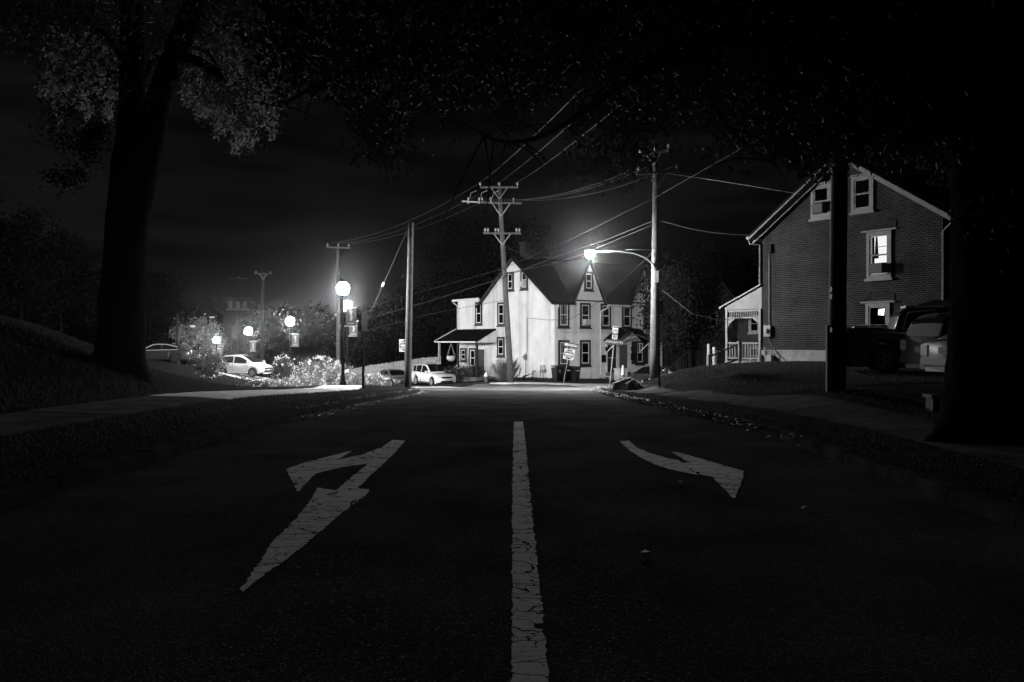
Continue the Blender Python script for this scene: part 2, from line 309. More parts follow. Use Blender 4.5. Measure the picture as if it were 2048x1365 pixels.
# roads
def strip(name, left, right, mat, dz=0.0, nx=9, parent=None):
    V = []; n = len(left)
    for (ly, lx), (ry, rx) in zip(left, right):
        for k in range(nx):
            f = k/(nx-1); V.append((lx+(rx-lx)*f, ly+(ry-ly)*f))
    V = np.array(V); Z = Tn(V[:,0], V[:,1])+dz
    i = np.arange(n*nx).reshape(n, nx)
    return npmesh(name, np.c_[V, Z], np.stack([i[:-1,:-1], i[:-1,1:], i[1:,1:], i[1:,:-1]], 2).reshape(-1,4), mat, parent, True)
road = empty('road'); road['kind'] = 'structure'
ys = np.r_[np.arange(-12, 36.01, .5)]
strip('carriageway', [(y, left_edge(y)) for y in ys], [(y, right_edge(y)) for y in ys], asphalt, 0.0, 13, road)
# junction and the street crossing beyond it
ys2 = np.arange(36, 52.1, .5)
jl = np.interp(ys2, [36,37,38,40,43,47,52], [-4.4,-5.4,-6.0,-4.6,-3.4,-2.4,-2.0]); jr = np.interp(ys2, [36,37,38,39,41,45,48,50,52], [4.3,4.95,5.9,7.4,10.5,14,8,3.5,-1.6])
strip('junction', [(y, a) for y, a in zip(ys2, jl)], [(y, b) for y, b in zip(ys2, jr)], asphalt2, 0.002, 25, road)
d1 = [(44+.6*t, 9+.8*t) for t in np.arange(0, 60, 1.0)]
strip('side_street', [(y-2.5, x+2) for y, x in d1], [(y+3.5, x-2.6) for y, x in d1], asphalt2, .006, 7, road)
apron = empty('side_street_concrete'); apron['kind'] = 'structure'
d2 = [(40.5+.8*t, -3.6-.6*t) for t in np.r_[0,.15,.4,.8,np.arange(1.4, 50, 1.0)]]
wd = [min(1.0, .25+.75*math.sqrt(min(1, i/4))) for i in range(len(d2))]
strip('concrete_slab', [(y-2.6*q, x-3.4*q) for (y, x), q in zip(d2, wd)], [(y+2.0*q, x+2.6*q) for (y, x), q in zip(d2, wd)], concrete, .012, 13, apron)
# kerbs: one stone after another
kerbm = M('kerb_concrete', .032, .9, .0, nz=(2.5,.5), bump=(30,.4))
def kerb(name, K, side):
    r = empty(name); r['kind'] = 'structure'; D = dense(K, 1.0)
    for a, b in zip(D[:-1], D[1:]):
        mb = MB(); v = []
        dx, dy = b[1]-a[1], b[0]-a[0]; l = math.hypot(dx, dy); nx, ny = (-dy/l*side, dx/l*side)
        gx, gy = dx/l*.006, dy/l*.006
        j = random.uniform(-.008, .008)
        for (y, x), s in ((a, 1), (b, -1)):
            z = float(Tn(np.array([x]), np.array([y]))[0]); x += gx*s; y += gy*s
            for o, h in ((0, -.12), (.02, .115+j), (.035, .13+j), (.17, .135+j), (.17, -.12)): v.append((x+nx*o, y+ny*o, z+h))
        mb.add(v, [(i, i+1, i+6, i+5) for i in range(4)]+[(0,1,2,3,4),(9,8,7,6,5),(4,0,5,9)])
        mb.build('kerb_stone', kerbm, r)
kerb('kerb_left', KL, 1); kerb('kerb_right', KR, -1)
# verge beside the kerbs
def offset(K, o, side):
    D = dense(K, .5); out = []
    for i, (y, x) in enumerate(D):
        a = D[max(i-1,0)]; b = D[min(i+1,len(D)-1)]; dx, dy = b[1]-a[1], b[0]-a[0]; l = math.hypot(dx, dy)
        out.append((y+dx/l*side*o, x-dy/l*side*o))
    return out
for nm, K, s in (('verge_left', KL, 1), ('verge_right', KR, -1)):
    strip(nm, offset(K, .16, s), offset(K, 1.35, s), soil, .125, 4)['kind'] = 'structure'
# pavements of separate slabs
def pavement(name, pts, wid, mat, L=1.5, dz=.13):
    r = empty(name); r['kind'] = 'structure'; D = dense(pts, L)
    for a, b in zip(D[:-1], D[1:]):
        dx, dy = b[1]-a[1], b[0]-a[0]; l = math.hypot(dx, dy); ux, uy = dx/l, dy/l; nx, ny = -uy, ux
        v = []; n = 4; jit = random.uniform(-.01, .01)
        for i in range(n+1):
            for s in (-1, 0, 1):
                f = .012/l+(1-.024/l)*i/n; x = a[1]+dx*f+nx*s*wid/2; y = a[0]+dy*f+ny*s*wid/2; v.append((x, y))
        q = np.array(v); z = Tn(q[:,0], q[:,1])+dz+jit
        mb = MB(); m = len(v)
        V = [(x, y, zz) for (x, y), zz in zip(v, z)]+[(x, y, zz-.12) for (x, y), zz in zip(v, z)]
        fs = [(i*3+k, (i+1)*3+k, (i+1)*3+k+1, i*3+k+1) for i in range(n) for k in range(2)]
        rim = [i*3 for i in range(n+1)]+[n*3+1, n*3+2]+[i*3+2 for i in range(n-1,-1,-1)]+[1]
        fs += [(rim[i], rim[(i+1)%len(rim)], rim[(i+1)%len(rim)]+m, rim[i]+m) for i in range(len(rim))]
        mb.add(V, fs); mb.build('slab', mat, r)
pavement('pavement_left', [(2,-7.6),(12,-7.55),(18,-7.34)], 1.75, M('shaded_concrete', .06, .9, .0, nz=(1.6,.45), bump=(60,.25))); pavement('pavement_left_lit', [(18,-7.34),(19,-7.3),(26,-7.0),(31,-6.85),(36,-7.6)], 1.75, concrete)  # near slabs coloured dark for shade, far slabs coloured pale as lamp-lit
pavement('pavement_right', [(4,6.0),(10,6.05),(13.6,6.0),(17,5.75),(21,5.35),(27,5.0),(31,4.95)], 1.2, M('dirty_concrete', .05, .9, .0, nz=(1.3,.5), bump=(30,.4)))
pavement('pavement_far', [(47.6,-.9),(52.4,5.4),(62,18)], 1.5, concrete, dz=.06)
# painted markings, slightly above the asphalt
def ground_pt(px, py): d = F*CAMZ/(py-CY); return ((px-CX)*d/F, d)
def marking(name, pts, dz=.005):
    q = []; n = len(pts)
    for i in range(n):
        a, b = pts[i], pts[(i+1)%n]; l = math.hypot(b[0]-a[0], b[1]-a[1]); m = max(1, int(l/.05))
        for k in range(m):
            j = .006 if k else 0
            q.append((a[0]+(b[0]-a[0])*k/m+random.gauss(0,j), a[1]+(b[1]-a[1])*k/m+random.gauss(0,j)))
    z = Tn(np.array([p[0] for p in q]), np.array([p[1] for p in q]))+dz
    mb = MB(); mb.add([(x, y, zz) for (x, y), zz in zip(q, z)], [tuple(range(len(q)))]); return mb.build(name, roadpaint, road)
LA = [(1010,293),(1083,298),(1020,370),(960,430),(800,578),(876,585),(860,612),(690,742),(540,872),(360,1015),(270,1075),(135,1185),(115,1170),(200,1060),(260,970),(300,900),(430,770),(520,660),(572,573),(680,590),(760,520),(868,432),(710,455),(560,490),(455,600),(385,465),(500,425),(775,355),(685,412),(830,380),(940,340)]
marking('turn_arrow', [ground_pt(440+x*.3418, 780+y*.3418) for x, y in LA])['label'] = 'white forked arrow pointing ahead and left'
RA = [(222,412),(265,410),(300,440),(370,470),(450,490),(540,510),(455,460),(500,466),(785,548),(782,570),(745,668),(735,668),(640,572),(560,562),(460,542),(380,517),(330,492),(270,455)]
marking('turn_arrow', [ground_pt(1140+x*.4434, 700+y*.4434) for x, y in RA])['label'] = 'white hooked arrow pointing right'
marking('centre_line', [(.0,.8),(.0,6),(.018,11),(.037,14.9),(.205,14.9),(.195,11),(.17,6),(.165,.8)][::-1])
# grass on verges, bank and mound; leaf litter in the gutters
def scatter(n, x0, x1, y0, y1, keep):
    x = rng.uniform(x0, x1, n); y = rng.uniform(y0, y1, n); k = keep(x, y); return x[k], y[k]
cl_n = lambda x, y: .5+.5*np.sin(x*1.7+1.3*np.sin(y*.9))*np.sin(y*1.3+.7*np.sin(x*2.1))
PL = lambda y: np.interp(y, [2,12,19,26,31,36], [-7.6,-7.55,-7.3,-7.0,-6.85,-7.6]); PR = lambda y: np.interp(y, [4,10,13.6,17,21,27,31], [6.0,6.05,6.0,5.75,5.35,5.0,4.95])
def grass_obj(name, xs, ys, h, off, label, mat=grassm, wd=.012):
    z = Tn(xs, ys)+bankn(xs, ys)+off; V, Fc = grassmesh(np.stack([xs, ys, z], 1), h, wd)
    tag(npmesh(name, V, Fc, mat), label, 'grass', kind='stuff')
x, y = scatter(34000, -7.2, -3.9, 5, 36.8, lambda x, y: (x < left_edge(y)-.2)&(x > PL(y)+.85))
grass_obj('verge_grass', x, y, .042, .11, 'short grass on the strip between left kerb and pavement')
x, y = scatter(130000, -20, -8, 7, 31, lambda x, y: (x < PL(y)-.9)&(rng.random(len(x)) < np.clip(1.7-y/28,.35,1)))
grass_obj('bank_grass', x, y, .11, .09, 'rough dark grass covering the bank under the left tree', wd=.02)
x, y = scatter(60000, 3.4, 7.6, 5, 34, lambda x, y: (x > right_edge(y)+.2)&(np.abs(x-PR(y)) > .62+.25*np.sin(y*1.9))&(x < 8)&(rng.random(len(x)) < .25+.75*cl_n(x,y)))
grass_obj('verge_grass', x, y, .045, .11, 'patchy grass beside the right kerb and pavement')
x, y = scatter(120000, 4.2, 16, 18, 40, lambda x, y: (x > PR(y)+.75)&(x < 11.2+(36-y)*.7)&(y < 36+(x-4)*.5))
grass_obj('mound_grass', x, y, .09, .1, 'mown grass on the mound below the brick house', wd=.02)
x, y = scatter(60000, -8, 14, 46, 66, lambda x, y: ((x-2.95)*.6+(y-56)*-.8 > .05)&((y-47.6)*.8-(x+.9)*.6 > .9)|((x-2.95)*-.8+(y-56)*-.6 > 0)&((y-47.6)*.8-(x+.9)*.6 > .9)&(x*.8+y*.6 > 35))
grass_obj('lawn_grass', x, y, .09, -.03, 'scruffy lawn in front of the white house', wd=.025)
def litter(K, side, n, y0, y1, label, spread):
    ks = np.array(dense(K, .1)); ks = ks[(ks[:,0] > y0)&(ks[:,0] < y1)]
    i = rng.integers(0, len(ks), n); cl = cl_n(ks[i,1]*3, ks[i,0]*2.3); k = rng.random(n) < .15+.85*cl; i = i[k]
    o = np.abs(rng.normal(0, spread, len(i)))*np.where(rng.random(len(i)) < .75, 1, -1.2)
    x = ks[i,1]+side*o; y = ks[i,0]; z = Tn(x, y)+np.where(side*o < 0, .15, .012)
    a = rng.uniform(0, 6.28, len(i)); s = rng.uniform(.016, .045, len(i))
    u = np.stack([np.cos(a), np.sin(a), rng.normal(0,.35,len(i))], 1)*s[:,None]; v = np.stack([-np.sin(a), np.cos(a), rng.normal(0,.35,len(i))], 1)*s[:,None]*.55
    P = np.stack([x, y, z+.015], 1); V = np.stack([P-u, P+v, P+u, P-v], 1).reshape(-1,3)
    tag(npmesh('leaf_litter', V, np.arange(len(V)).reshape(-1,4), litterm), label, 'leaf litter', kind='stuff')
litter(KL, 1, 2600, 15, 35, 'dry leaves gathered in the left gutter', .16); litter(KR, -1, 3000, 11, 36, 'dry leaves gathered along the right gutter', .22)
for px, py, sz, lb in ((1290,1115,.05,'small pale scrap lying on the asphalt right of the centre line'),(1610,1022,.04,'dim dry leaf on the dark asphalt below the right arrow'),(1360,970,.045,'curled dry leaf between centre line and right arrow')):
    x, y = ground_pt(px, py); mb = MB(); pts = []
    for k in range(9):
        a = 2*math.pi*k/9; r = sz*(1 if k%2 else .62)*random.uniform(.8,1.15); pts.append((x+r*math.cos(a), y+r*1.2*math.sin(a), .012+.014*(k%3)))
    mb.prism(pts, (0,0,.004)); tag(mb.build('fallen_leaf', litterm), lb, 'leaf', 'single leaves on the road')
# ------------------------------------------------------------------ building helpers
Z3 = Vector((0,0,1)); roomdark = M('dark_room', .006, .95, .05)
def frame_box(mb, O, u, n, a0, a1, b0, b1, c0, c1):
    P = lambda a, b, c: O+u*a+Z3*b+n*c
    mb.add([P(a0,b0,c0),P(a1,b0,c0),P(a1,b1,c0),P(a0,b1,c0),P(a0,b0,c1),P(a1,b0,c1),P(a1,b1,c1),P(a0,b1,c1)],
           [(0,3,2,1),(4,5,6,7),(0,1,5,4),(1,2,6,5),(2,3,7,6),(3,0,4,7)])
def ring(mb, O, u, n, w, h, t, c0, c1, b0=0.0):
    frame_box(mb, O, u, n, -w/2, -w/2+t, b0, b0+h, c0, c1); frame_box(mb, O, u, n, w/2-t, w/2, b0, b0+h, c0, c1)
    frame_box(mb, O, u, n, -w/2+t, w/2-t, b0, b0+t, c0, c1); frame_box(mb, O, u, n, -w/2+t, w/2-t, b0+h-t, b0+h, c0, c1)
def window(parent, O, u, n, w, h, casing=darktrim, cw=.15, sash=whitetrim, curtain=None, ac=False, sill=True, lit=None, arch=False, label=None):
    O, u, n = Vector(O), Vector(u), Vector(n)
    mb = MB(); ring(mb, O, u, n, w, h, cw, .002, .07)
    if sill: frame_box(mb, O, u, n, -w/2-.06, w/2+.06, -.09, -.002, .002, .13)
    win = mb.build('window', casing, parent)
    if label: win['label'] = label
    iw, ih = w-2*cw, h-2*cw
    mb = MB(); ring(mb, O, u, n, iw-.004, ih-.004, .065, .004, .05, cw+.002)
    frame_box(mb, O, u, n, -iw/2+.07, iw/2-.07, cw+ih*.5-.03, cw+ih*.5+.03, .004, .047)
    mb.build('sash', sash, win)
    P = lambda a, b, c: O+u*a+Z3*b+n*c
    gx = iw/2-.068
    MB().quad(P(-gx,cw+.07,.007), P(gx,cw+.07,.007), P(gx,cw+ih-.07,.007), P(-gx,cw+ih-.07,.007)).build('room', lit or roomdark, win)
    for b0, b1 in ((cw+.07, cw+ih*.5-.032), (cw+ih*.5+.032, cw+ih-.07)):
        m = MB(); frame_box(m, O, u, n, -gx, gx, b0, b1, .030, .034); m.build('pane', glass, win)
    if curtain:
        m = MB(); vs = []; k = 15
        for (a0, a1, b0) in curtain:
            vs = []
            for i in range(k+1):
                f = i/k; a = -gx+2*gx*(a0+(a1-a0)*f); c = .016+.007*math.sin(i*2.4+a0*9)
                vs += [P(a, cw+.08+(ih-.16)*b0, c), P(a, cw+ih-.08, c)]
            m.add(vs, [(2*i, 2*i+2, 2*i+3, 2*i+1) for i in range(k)])
        m.build('curtain', curtainm, win)
    if ac:
        m = MB(); frame_box(m, O, u, n, -gx*.85, gx*.85, cw+.08, cw+.46, .036, .34)
        for i in range(6): frame_box(m, O, u, n, -gx*.7, gx*.7, cw+.13+i*.05, cw+.15+i*.05, .341, .35)
        m.build('air_conditioner', acm if casing is darktrim else acdark, win)
    if arch:
        m = MB(); k = 13; a0 = w/2+.16
        for i in range(k):
            t0, t1 = (i+.06)/k*2-1, (i+.94)/k*2-1
            f = lambda t: h+.10+.16*(1-t*t)
            m.prism([P(t0*a0, f(t0), .004), P(t1*a0, f(t1), .004), P(t1*a0*1.06, f(t1)+.24, .004), P(t0*a0*1.06, f(t0)+.24, .004)], n*.03)
        m.build('brick_arch', brickarch, win)
        m = MB(); frame_box(m, O, u, n, -a0-.06, a0+.06, h+.015, h+.075, .002, .1); m.build('hood_moulding', casing, win)
    return win
def pipe(name, pts, r, mat, parent, n=6): return MB().tube(pts, r, n).build(name, mat, parent)
X1, Y1 = Vector((1,0,0)), Vector((0,1,0))

# ------------------------------------------------------------------ white house
zb = T(2.95, 56)-.02
wh = empty('white_house', (2.95,56,zb), math.atan2(.6,.8), 'white stucco double house with steep gables at the end of the road', 'house')
LX, DM, DW, EV, PK, EW = 11.1, 9.1, 12.4, 5.5, 8.9, 5.95
B = -1.2
mb = MB()
mb.prism([(0,0,B),(0,DM,B),(0,DM,EV),(0,DM/2,PK),(0,0,EV)], (LX,0,0)); mb.build('wall', stucco, wh)
mb = MB(); mb.box(.004, LX-2, DM-.01, DW, B, EW); mb.build('rear_wing_wall', stucco, wh)
# main roof: two sheets with thickness and dark rake boards
sl = (PK-EV)/(DM/2); ov = .3
def roof_sheet(parent, a, b, c, d, t, name='roof', mat=roofm):
    a, b, c, d = map(Vector, (a,b,c,d)); n = (b-a).cross(d-a).normalized()
    if n.z < 0: n = -n
    return MB().prism([a,b,c,d], n*t).build(name, mat, parent)
zr = lambda y: EV+sl*y+.02
rf = roof_sheet(wh, (-.28,0,zr(0)), (LX+.2,0,zr(0)), (LX+.2,DM/2,PK+.02), (-.28,DM/2,PK+.02), .1)
for a_, b_ in ((-.28,1.72),(4.78,7.42),(10.34,LX+.2)): roof_sheet(rf, (a_,-ov,zr(-ov)), (b_,-ov,zr(-ov)), (b_,-.002,zr(0)), (a_,-.002,zr(0)), .1, 'eave')
roof_sheet(wh, (-.28,DM/2,PK+.02), (LX+.2,DM/2,PK+.02), (LX+.2,DM+ov,zr(-ov)), (-.28,DM+ov,zr(-ov)), .1)
for s in (0, 1):
    y0, y1 = (-ov, DM/2) if s == 0 else (DM-.1, DM/2); z0 = zr(-ov) if s == 0 else EV+.06+.02
    m = MB(); m.bar((-.3, y0, z0-.06), (-.3, y1, PK-.06), .05, .24, (1,0,0)); m.build('rake_board', darktrim, rf)
m = MB(); m.box(.7, 1.3, DM/2-.3, DM/2+.3, PK-.6, PK+1.2); m.box(.63, 1.37, DM/2-.37, DM/2+.37, PK+1.08, PK+1.25); m.build('chimney', brickarch, rf)
roof_sheet(wh, (-.25, DM+.25, EW+.05), (LX-1.9, DM+.25, EW+.05), (LX-1.9, DW+.25, EW+.0), (-.25, DW+.25, EW+.0), .1, 'wing_roof')
m = MB(); m.box(-.36, -.25, DM-.2, DW+.35, EW-.03, EW+.13); m.build('gutter', whitetrim, wh)
pipe('downspout', [(-.3,DW+.2,EW), (-.3,DW+.2,EW-.12), (-.06,DW-.05,EW-.4), (-.06,DW-.05,3.2)], .05, whitetrim, wh)
# wall gables on the front
for cx_, hw in ((3.25, 1.52), (8.88, 1.45)):
    PZ = 8.55; dp = (PZ-EV)/sl
    m = MB(); m.prism([(cx_-hw,-.012,EV-.03),(cx_+hw,-.012,EV-.03),(cx_+hw,-.012,EV),(cx_,-.012,PZ),(cx_-hw,-.012,EV)], (0,.3,0)); m.build('gable_wall', stucco, wh)
    for s in (-1, 1):
        a = (cx_+s*(hw+.12), -.26, EV-.18); b = (cx_, -.26, PZ+.06); c = (cx_, dp+.1, PZ+.06); d = (cx_+s*(hw+.12), .0, EV-.18)
        g_ = roof_sheet(wh, a, b, c, d, .09, 'gable_roof'); m = MB(); m.bar(Vector(a)+Vector((0,-.02,-.02)), Vector(b)+Vector((0,-.02,-.02)), .05, .17, (0,1,0)); m.build('rake_board', darktrim, g_)
# eaves gutters and downspouts on the front
for a, b in ((-.2,1.75),(4.85,7.35),(10.4,11.3)):
    m = MB(); m.box(a, b, -.42, -.30, zr(-ov)-.06, zr(-ov)+.06); m.build('gutter', darktrim if a < 0 else whitetrim, wh)
pipe('downspout', [(.12,-.36,5.25),(.12,-.36,5.12),(.05,-.06,4.8),(.05,-.06,0)], .045, whitetrim, wh)
pipe('downspout', [(4.86,-.36,5.25),(4.86,-.36,5.1),(4.42,-.1,4.85),(4.42,-.07,4.6),(4.42,-.07,.15),(5.0,-.5,0)], .05, whitetrim, wh)
cur1 = [(0,.42,0),(.58,1,0)]; cur2 = [(0,1,.5)]; cur3 = [(0,.28,0),(.3,.62,.05),(.7,1,0)]
for cx_, cu, ac in ((.88, cur1, False), (2.93, cur2, True), (4.97, cur3, False), (7.15, None, False), (9.48, None, False)):
    window(wh, (cx_,0,3.63), X1, -Y1, 1.02, 1.8, curtain=cu, ac=ac)
for cx_, cu in ((.88, cur1), (2.93, [(0,1,0)])): window(wh, (cx_,0,.88), X1, -Y1, 1.02, 1.85, curtain=cu)
window(wh, (3.25,-.014,6.33), X1, -Y1, .86, 1.38, curtain=[(0,1,0)]); window(wh, (8.88,-.014,6.4), X1, -Y1, .8, 1.3)
for yy, zz, hh, cu, ac in ((9.3,3.95,1.82,None,False),(6.26,3.83,1.8,cur1,False)): window(wh, (0,yy,zz), -Y1, -X1, .95, hh, curtain=cu, ac=ac)
window(wh, (0,5.1,6.45), -Y1, -X1, .86, 1.42, curtain=[(0,1,.45)]); window(wh, (0,3.38,6.45), -Y1, -X1, .86, 1.42, curtain=[(0,1,.4)], ac=True)
window(wh, (0,6.3,1.48), -Y1, -X1, .95, 1.5, curtain=[(0,1,.2)])
# front doors with shared hood
hood = MB(); hx0, hx1, hz, hd = 4.75, 8.75, 2.55, 1.25; hm = (hx0+hx1)/2
prof = [(hx0,hz),(hm-.6,hz+.95),(hm+.6,hz+.95),(hx1,hz)]
for a, b in zip(prof[:-1], prof[1:]): hood.prism([(a[0],-hd,a[1]),(b[0],-hd,b[1]),(b[0],0,b[1]+.12),(a[0],0,a[1]+.12)], (0,0,.07))
hood.build('door_hood', roofm, wh)
m = MB(); k = 14; pts = [(hx0+.1+(hx1-hx0-.2)*i/k, -hd+.03, hz+.02+.55*math.sin(math.pi*i/k)) for i in range(k+1)]
for a, b in zip(pts[:-1], pts[1:]): m.bar(a, b, .06, .1)
m.build('arched_fascia', metalgrey, wh)
for s, x in ((-1, hx0+.25), (1, hx1-.25)):
    m = MB(); m.bar((x,-.06,hz-.75), (x,-hd+.2,hz-.02), .07, .07); m.bar((x,-.05,hz-.8), (x,-.05,hz), .07, .07); m.build('hood_bracket', whitetrim, wh)
for x, mt in ((5.55, darktrim), (6.75, doorm)):
    m = MB(); frame_box(m, Vector((x,0,.35)), X1, -Y1, -.45, .45, 0, 2.05, .004, .06); d_ = m.build('door', mt, wh)
    m = MB(); O = Vector((x,0,.35)); frame_box(m, O, X1, -Y1, -.57, -.455, 0, 2.17, .002, .1); frame_box(m, O, X1, -Y1, .455, .57, 0, 2.17, .002, .1); frame_box(m, O, X1, -Y1, -.455, .455, 2.06, 2.17, .002, .1); m.build('door_frame', whitetrim, d_)
    m = MB(); frame_box(m, O, X1, -Y1, .33, .40, .95, 1.1, .062, .12); m.build('handle', metalgrey, d_)
    m = MB(); frame_box(m, O, X1, -Y1, -.33, .25, 1.05, 1.1, .062, .075); m.build('mid_rail', whitetrim if mt is darktrim else doorm, d_)
for x in (4.95, 7.6):
    m = MB(); m.lathe([(.02,2.15),(.09,2.2),(.07,2.42),(.02,2.5)], 8, (x,-.14,-.25)); m.box(x-.03,x+.03,-.14,-.004,2.1,2.2); m.build('wall_lantern', darkmetal, wh)
for x, z in ((4.72,1.1),(7.75,1.2)):
    m = MB(); m.box(x-.16,x+.16,-.14,-.004,z,z+.5); m.box(x-.18,x+.18,-.16,-.003,z+.502,z+.54); m.build('letter_box', darkmetal, wh)
w_ = window(wh, (8.55,0,.9), X1, -Y1, .9, 1.75, curtain=[(0,1,0)])
for s in (-1, 1):
    m = MB(); m.box(8.55+s*.68-.2, 8.55+s*.68+.2, -.05, -.004, .9, 2.65); [m.box(8.55+s*.68-.16, 8.55+s*.68+.16, -.062, -.051, 1.0+i*.13, 1.09+i*.13) for i in range(12)]; m.build('shutter', darktrim, w_)
m = MB(); m.box(5.0,8.2,-1.3,-.005,B,.32); m.box(5.2,7.6,-1.65,-1.302,B,.16); m.build('doorstep', darkconc, wh)
for a, b in ((4.55,5.35),(7.7,8.7)):
    m = MB(); m.box(a,b,-1.9,-1.35,B,.62); m.box(a-.05,b+.05,-1.95,-1.31,.622,.7); m.build('low_wall', whitetrim, wh)
# side porch
pp, pa, pb, pz0, pz1 = 1.8, 6.9, DW+.15, 2.56, 3.55
pr = roof_sheet(wh, (-.01,pa,pz1), (-.01,pb,pz1), (-pp-.15,pb+.25,pz0), (-pp-.15,pa,pz0), .08, 'porch_roof')
m = MB(); m.bar((-.02,pb+.1,pz1+.08), (-pp-.2,pb+.3,pz0+.06), .07, .12); m.bar((-pp-.19,pb+.25,pz0+.03), (-pp-.19,pa,pz0+.03), .07, .1); m.build('porch_fascia', whitetrim, pr)
m = MB(); m.prism([(-.02,pa,pz0-.02),(-pp-.1,pa,pz0-.02),(-.02,pa,pz1-.03)], (0,.05,0)); m.build('porch_gable_end', stucco, pr)
for yy in (pa+.08, 9.6, DW):
    m = MB(); m.box(-pp-.06,-pp+.08,yy-.07,yy+.07,-.75,pz0-.01); m.build('porch_post', darkpole if yy < 12 else fencew, wh)
m = MB(); m.box(-pp-.1,-.01,pa,pb,-.9,-.1); m.build('porch_floor', darkconc, wh)
m = MB(); frame_box(m, Vector((0,8.88,-.05)), -Y1, -X1, -.45, .45, 0, 2.05, .004, .06); d_ = m.build('door', darktrim, wh)
m = MB(); frame_box(m, Vector((0,8.88,-.05)), -Y1, -X1, -.58, -.455, 0, 2.15, .002, .1); frame_box(m, Vector((0,8.88,-.05)), -Y1, -X1, .455, .58, 0, 2.15, .002, .1); m.build('door_frame', whitetrim, d_)
window(wh, (0,10.15,.5), -Y1, -X1, .95, 1.6, curtain=cur1); window(wh, (0,11.5,1.0), -Y1, -X1, .85, 1.1, curtain=[(0,1,0)])
# service conduit, meter and gas pipes on the left wall
pipe('service_conduit', [(-.05,3.0,4.35),(-.05,3.0,1.9),(-.05,3.18,1.8),(-.05,3.18,.1)], .025, metalgrey, wh)
m = MB(); m.box(-.16,-.004,3.08,3.3,1.25,1.7); m.lathe([(.0,-.18),(.1,-.2),(.1,-.27),(.06,-.29)], 12, (0,3.19,1.5), 'x'); m.build('electric_meter', metalgrey, wh)
m = MB()
for yy in (.85, 1.15): m.lathe([(.0,-.3),(.12,-.28),(.12,-.08),(.0,-.06)], 10, (0,yy,.55), 'x'); m.tube([(-.15,yy,.6),(-.15,yy,.95),(-.15,yy+.18,.95),(-.15,yy+.18,0)], .025, 6)
m.tube([(-.15,1.9,.5),(-.15,2.2,.5),(-.15,2.2,0)], .04, 6); m.build('gas_meter', metalgrey, wh)
# hanging chair on the porch
hc = wh.matrix_basis @ Vector((-pp+.35, 11.5, pz0-.05)) if False else None
ca, sa = .8, .6
def wl(x, y, z): return Vector((2.95+x*ca-y*sa, 56+x*sa+y*ca, zb+z))
p = wl(-pp+.25, 11.0, pz0-.03); h = empty('hanging_chair', p-Vector((0,0,1.5)), .3, 'pale cloth hanging chair slung from the porch roof', 'chair')
m = MB(); [m.tube([(0,0,1.5),(sx*.3,sy*.2,.45)], .012, 5) for sx in (-1,1) for sy in (-1,1)]; m.build('rope', fencew, h)
m = MB(); m.lathe([(.02,.0),(.2,.03),(.32,.15),(.36,.36),(.34,.45),(.31,.36),(.2,.12),(.02,.08)], 14); m.build('seat', whitetrim, h, True)

# ------------------------------------------------------------------ brick house
bx, by = 11.3, 36.0; bzz = .25; th = math.atan2(-.813, .581)
bh = empty('brick_house', (bx,by,bzz), th, 'tall brick gable house with white trim and a lit upper window', 'house')
LG, DP, E2, P2, FH = 8.0, 11.0, 6.2, 8.95, .86
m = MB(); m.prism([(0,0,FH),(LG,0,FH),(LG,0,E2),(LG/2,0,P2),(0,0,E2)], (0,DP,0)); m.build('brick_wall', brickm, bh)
m = MB(); m.box(-.05,LG+.05,-.05,DP+.05,-1.5,FH-.002); m.build('foundation', foundm, bh)
s2 = (P2-E2)/(LG/2); zq = lambda x: E2+s2*x
for s in (0, 1):
    xe, xm = (-.42, LG/2) if s == 0 else (LG+.42, LG/2)
    r_ = roof_sheet(bh, (xe,-.35,zq(-.42)+.03), (xm,-.35,P2+.03), (xm,DP+.3,P2+.03), (xe,DP+.3,zq(-.42)+.03), .12)
    m = MB(); m.bar((xe,-.37,zq(-.42)-.09), (xm,-.37,P2-.09), .06, .26, (0,1,0)); m.bar((xe,-.2,zq(-.42)-.14), (xm,-.2,P2-.14), .28, .03, (0,1,0)); m.build('rake_board', agedtrim, r_)
    m = MB(); m.box(min(xe,xe+(-.12 if s == 0 else .12)), max(xe,xe+(-.12 if s == 0 else .12)), -.42, DP+.3, zq(-.42)-.05, zq(-.42)+.08); m.build('gutter', agedtrim, r_)
pipe('downspout', [(-.46,-.3,zq(-.42)-.04),(-.46,-.28,zq(-.42)-.25),(-.06,-.06,5.6),(-.07,-.06,3.75)], .045, agedtrim, bh)
pipe('downspout', [(LG+.46,-.2,zq(-.42)-.04),(LG+.46,-.2,zq(-.42)-.3),(LG+.06,-.1,5.3),(LG+.06,-.1,2.6)], .05, agedtrim, bh)
kw = dict(casing=agedtrim, cw=.12, arch=True, sash=M('grey_sash', .1, .6))
window(bh, (3.0,0,6.42), X1, -Y1, .95, 1.42, ac=True, **kw); window(bh, (4.85,0,6.45), X1, -Y1, .95, 1.45, curtain=[(0,1,.0)], **kw)
lw = window(bh, (5.55,0,3.72), X1, -Y1, 1.02, 1.86, lit=glowroom, ac=True, label='brightly lit sash window with an air conditioner', **kw)
O = Vector((5.55,0,3.72)); m = MB(); frame_box(m, O, X1, -Y1, -.31, .31, .2, .62, .0085, .011); frame_box(m, O, X1, -Y1, -.31, -.2, .62, 1.66, .0085, .011); m.build('room_furniture', doorm, lw)
m = MB(); m.prism([O+Vector((-.14,-.013,1.66)), O+Vector((-.07,-.013,1.66)), O+Vector((-.02,-.013,.8)), O+Vector((-.2,-.013,.8))], (0,-.006,0)); m.build('curtain', curtainm, lw)
m = MB(); [frame_box(m, O, X1, -Y1, -.31, .31, z-.012, z+.012, .036, .046) for z in (1.25,)]; m.build('glazing_bar', doorm, lw)
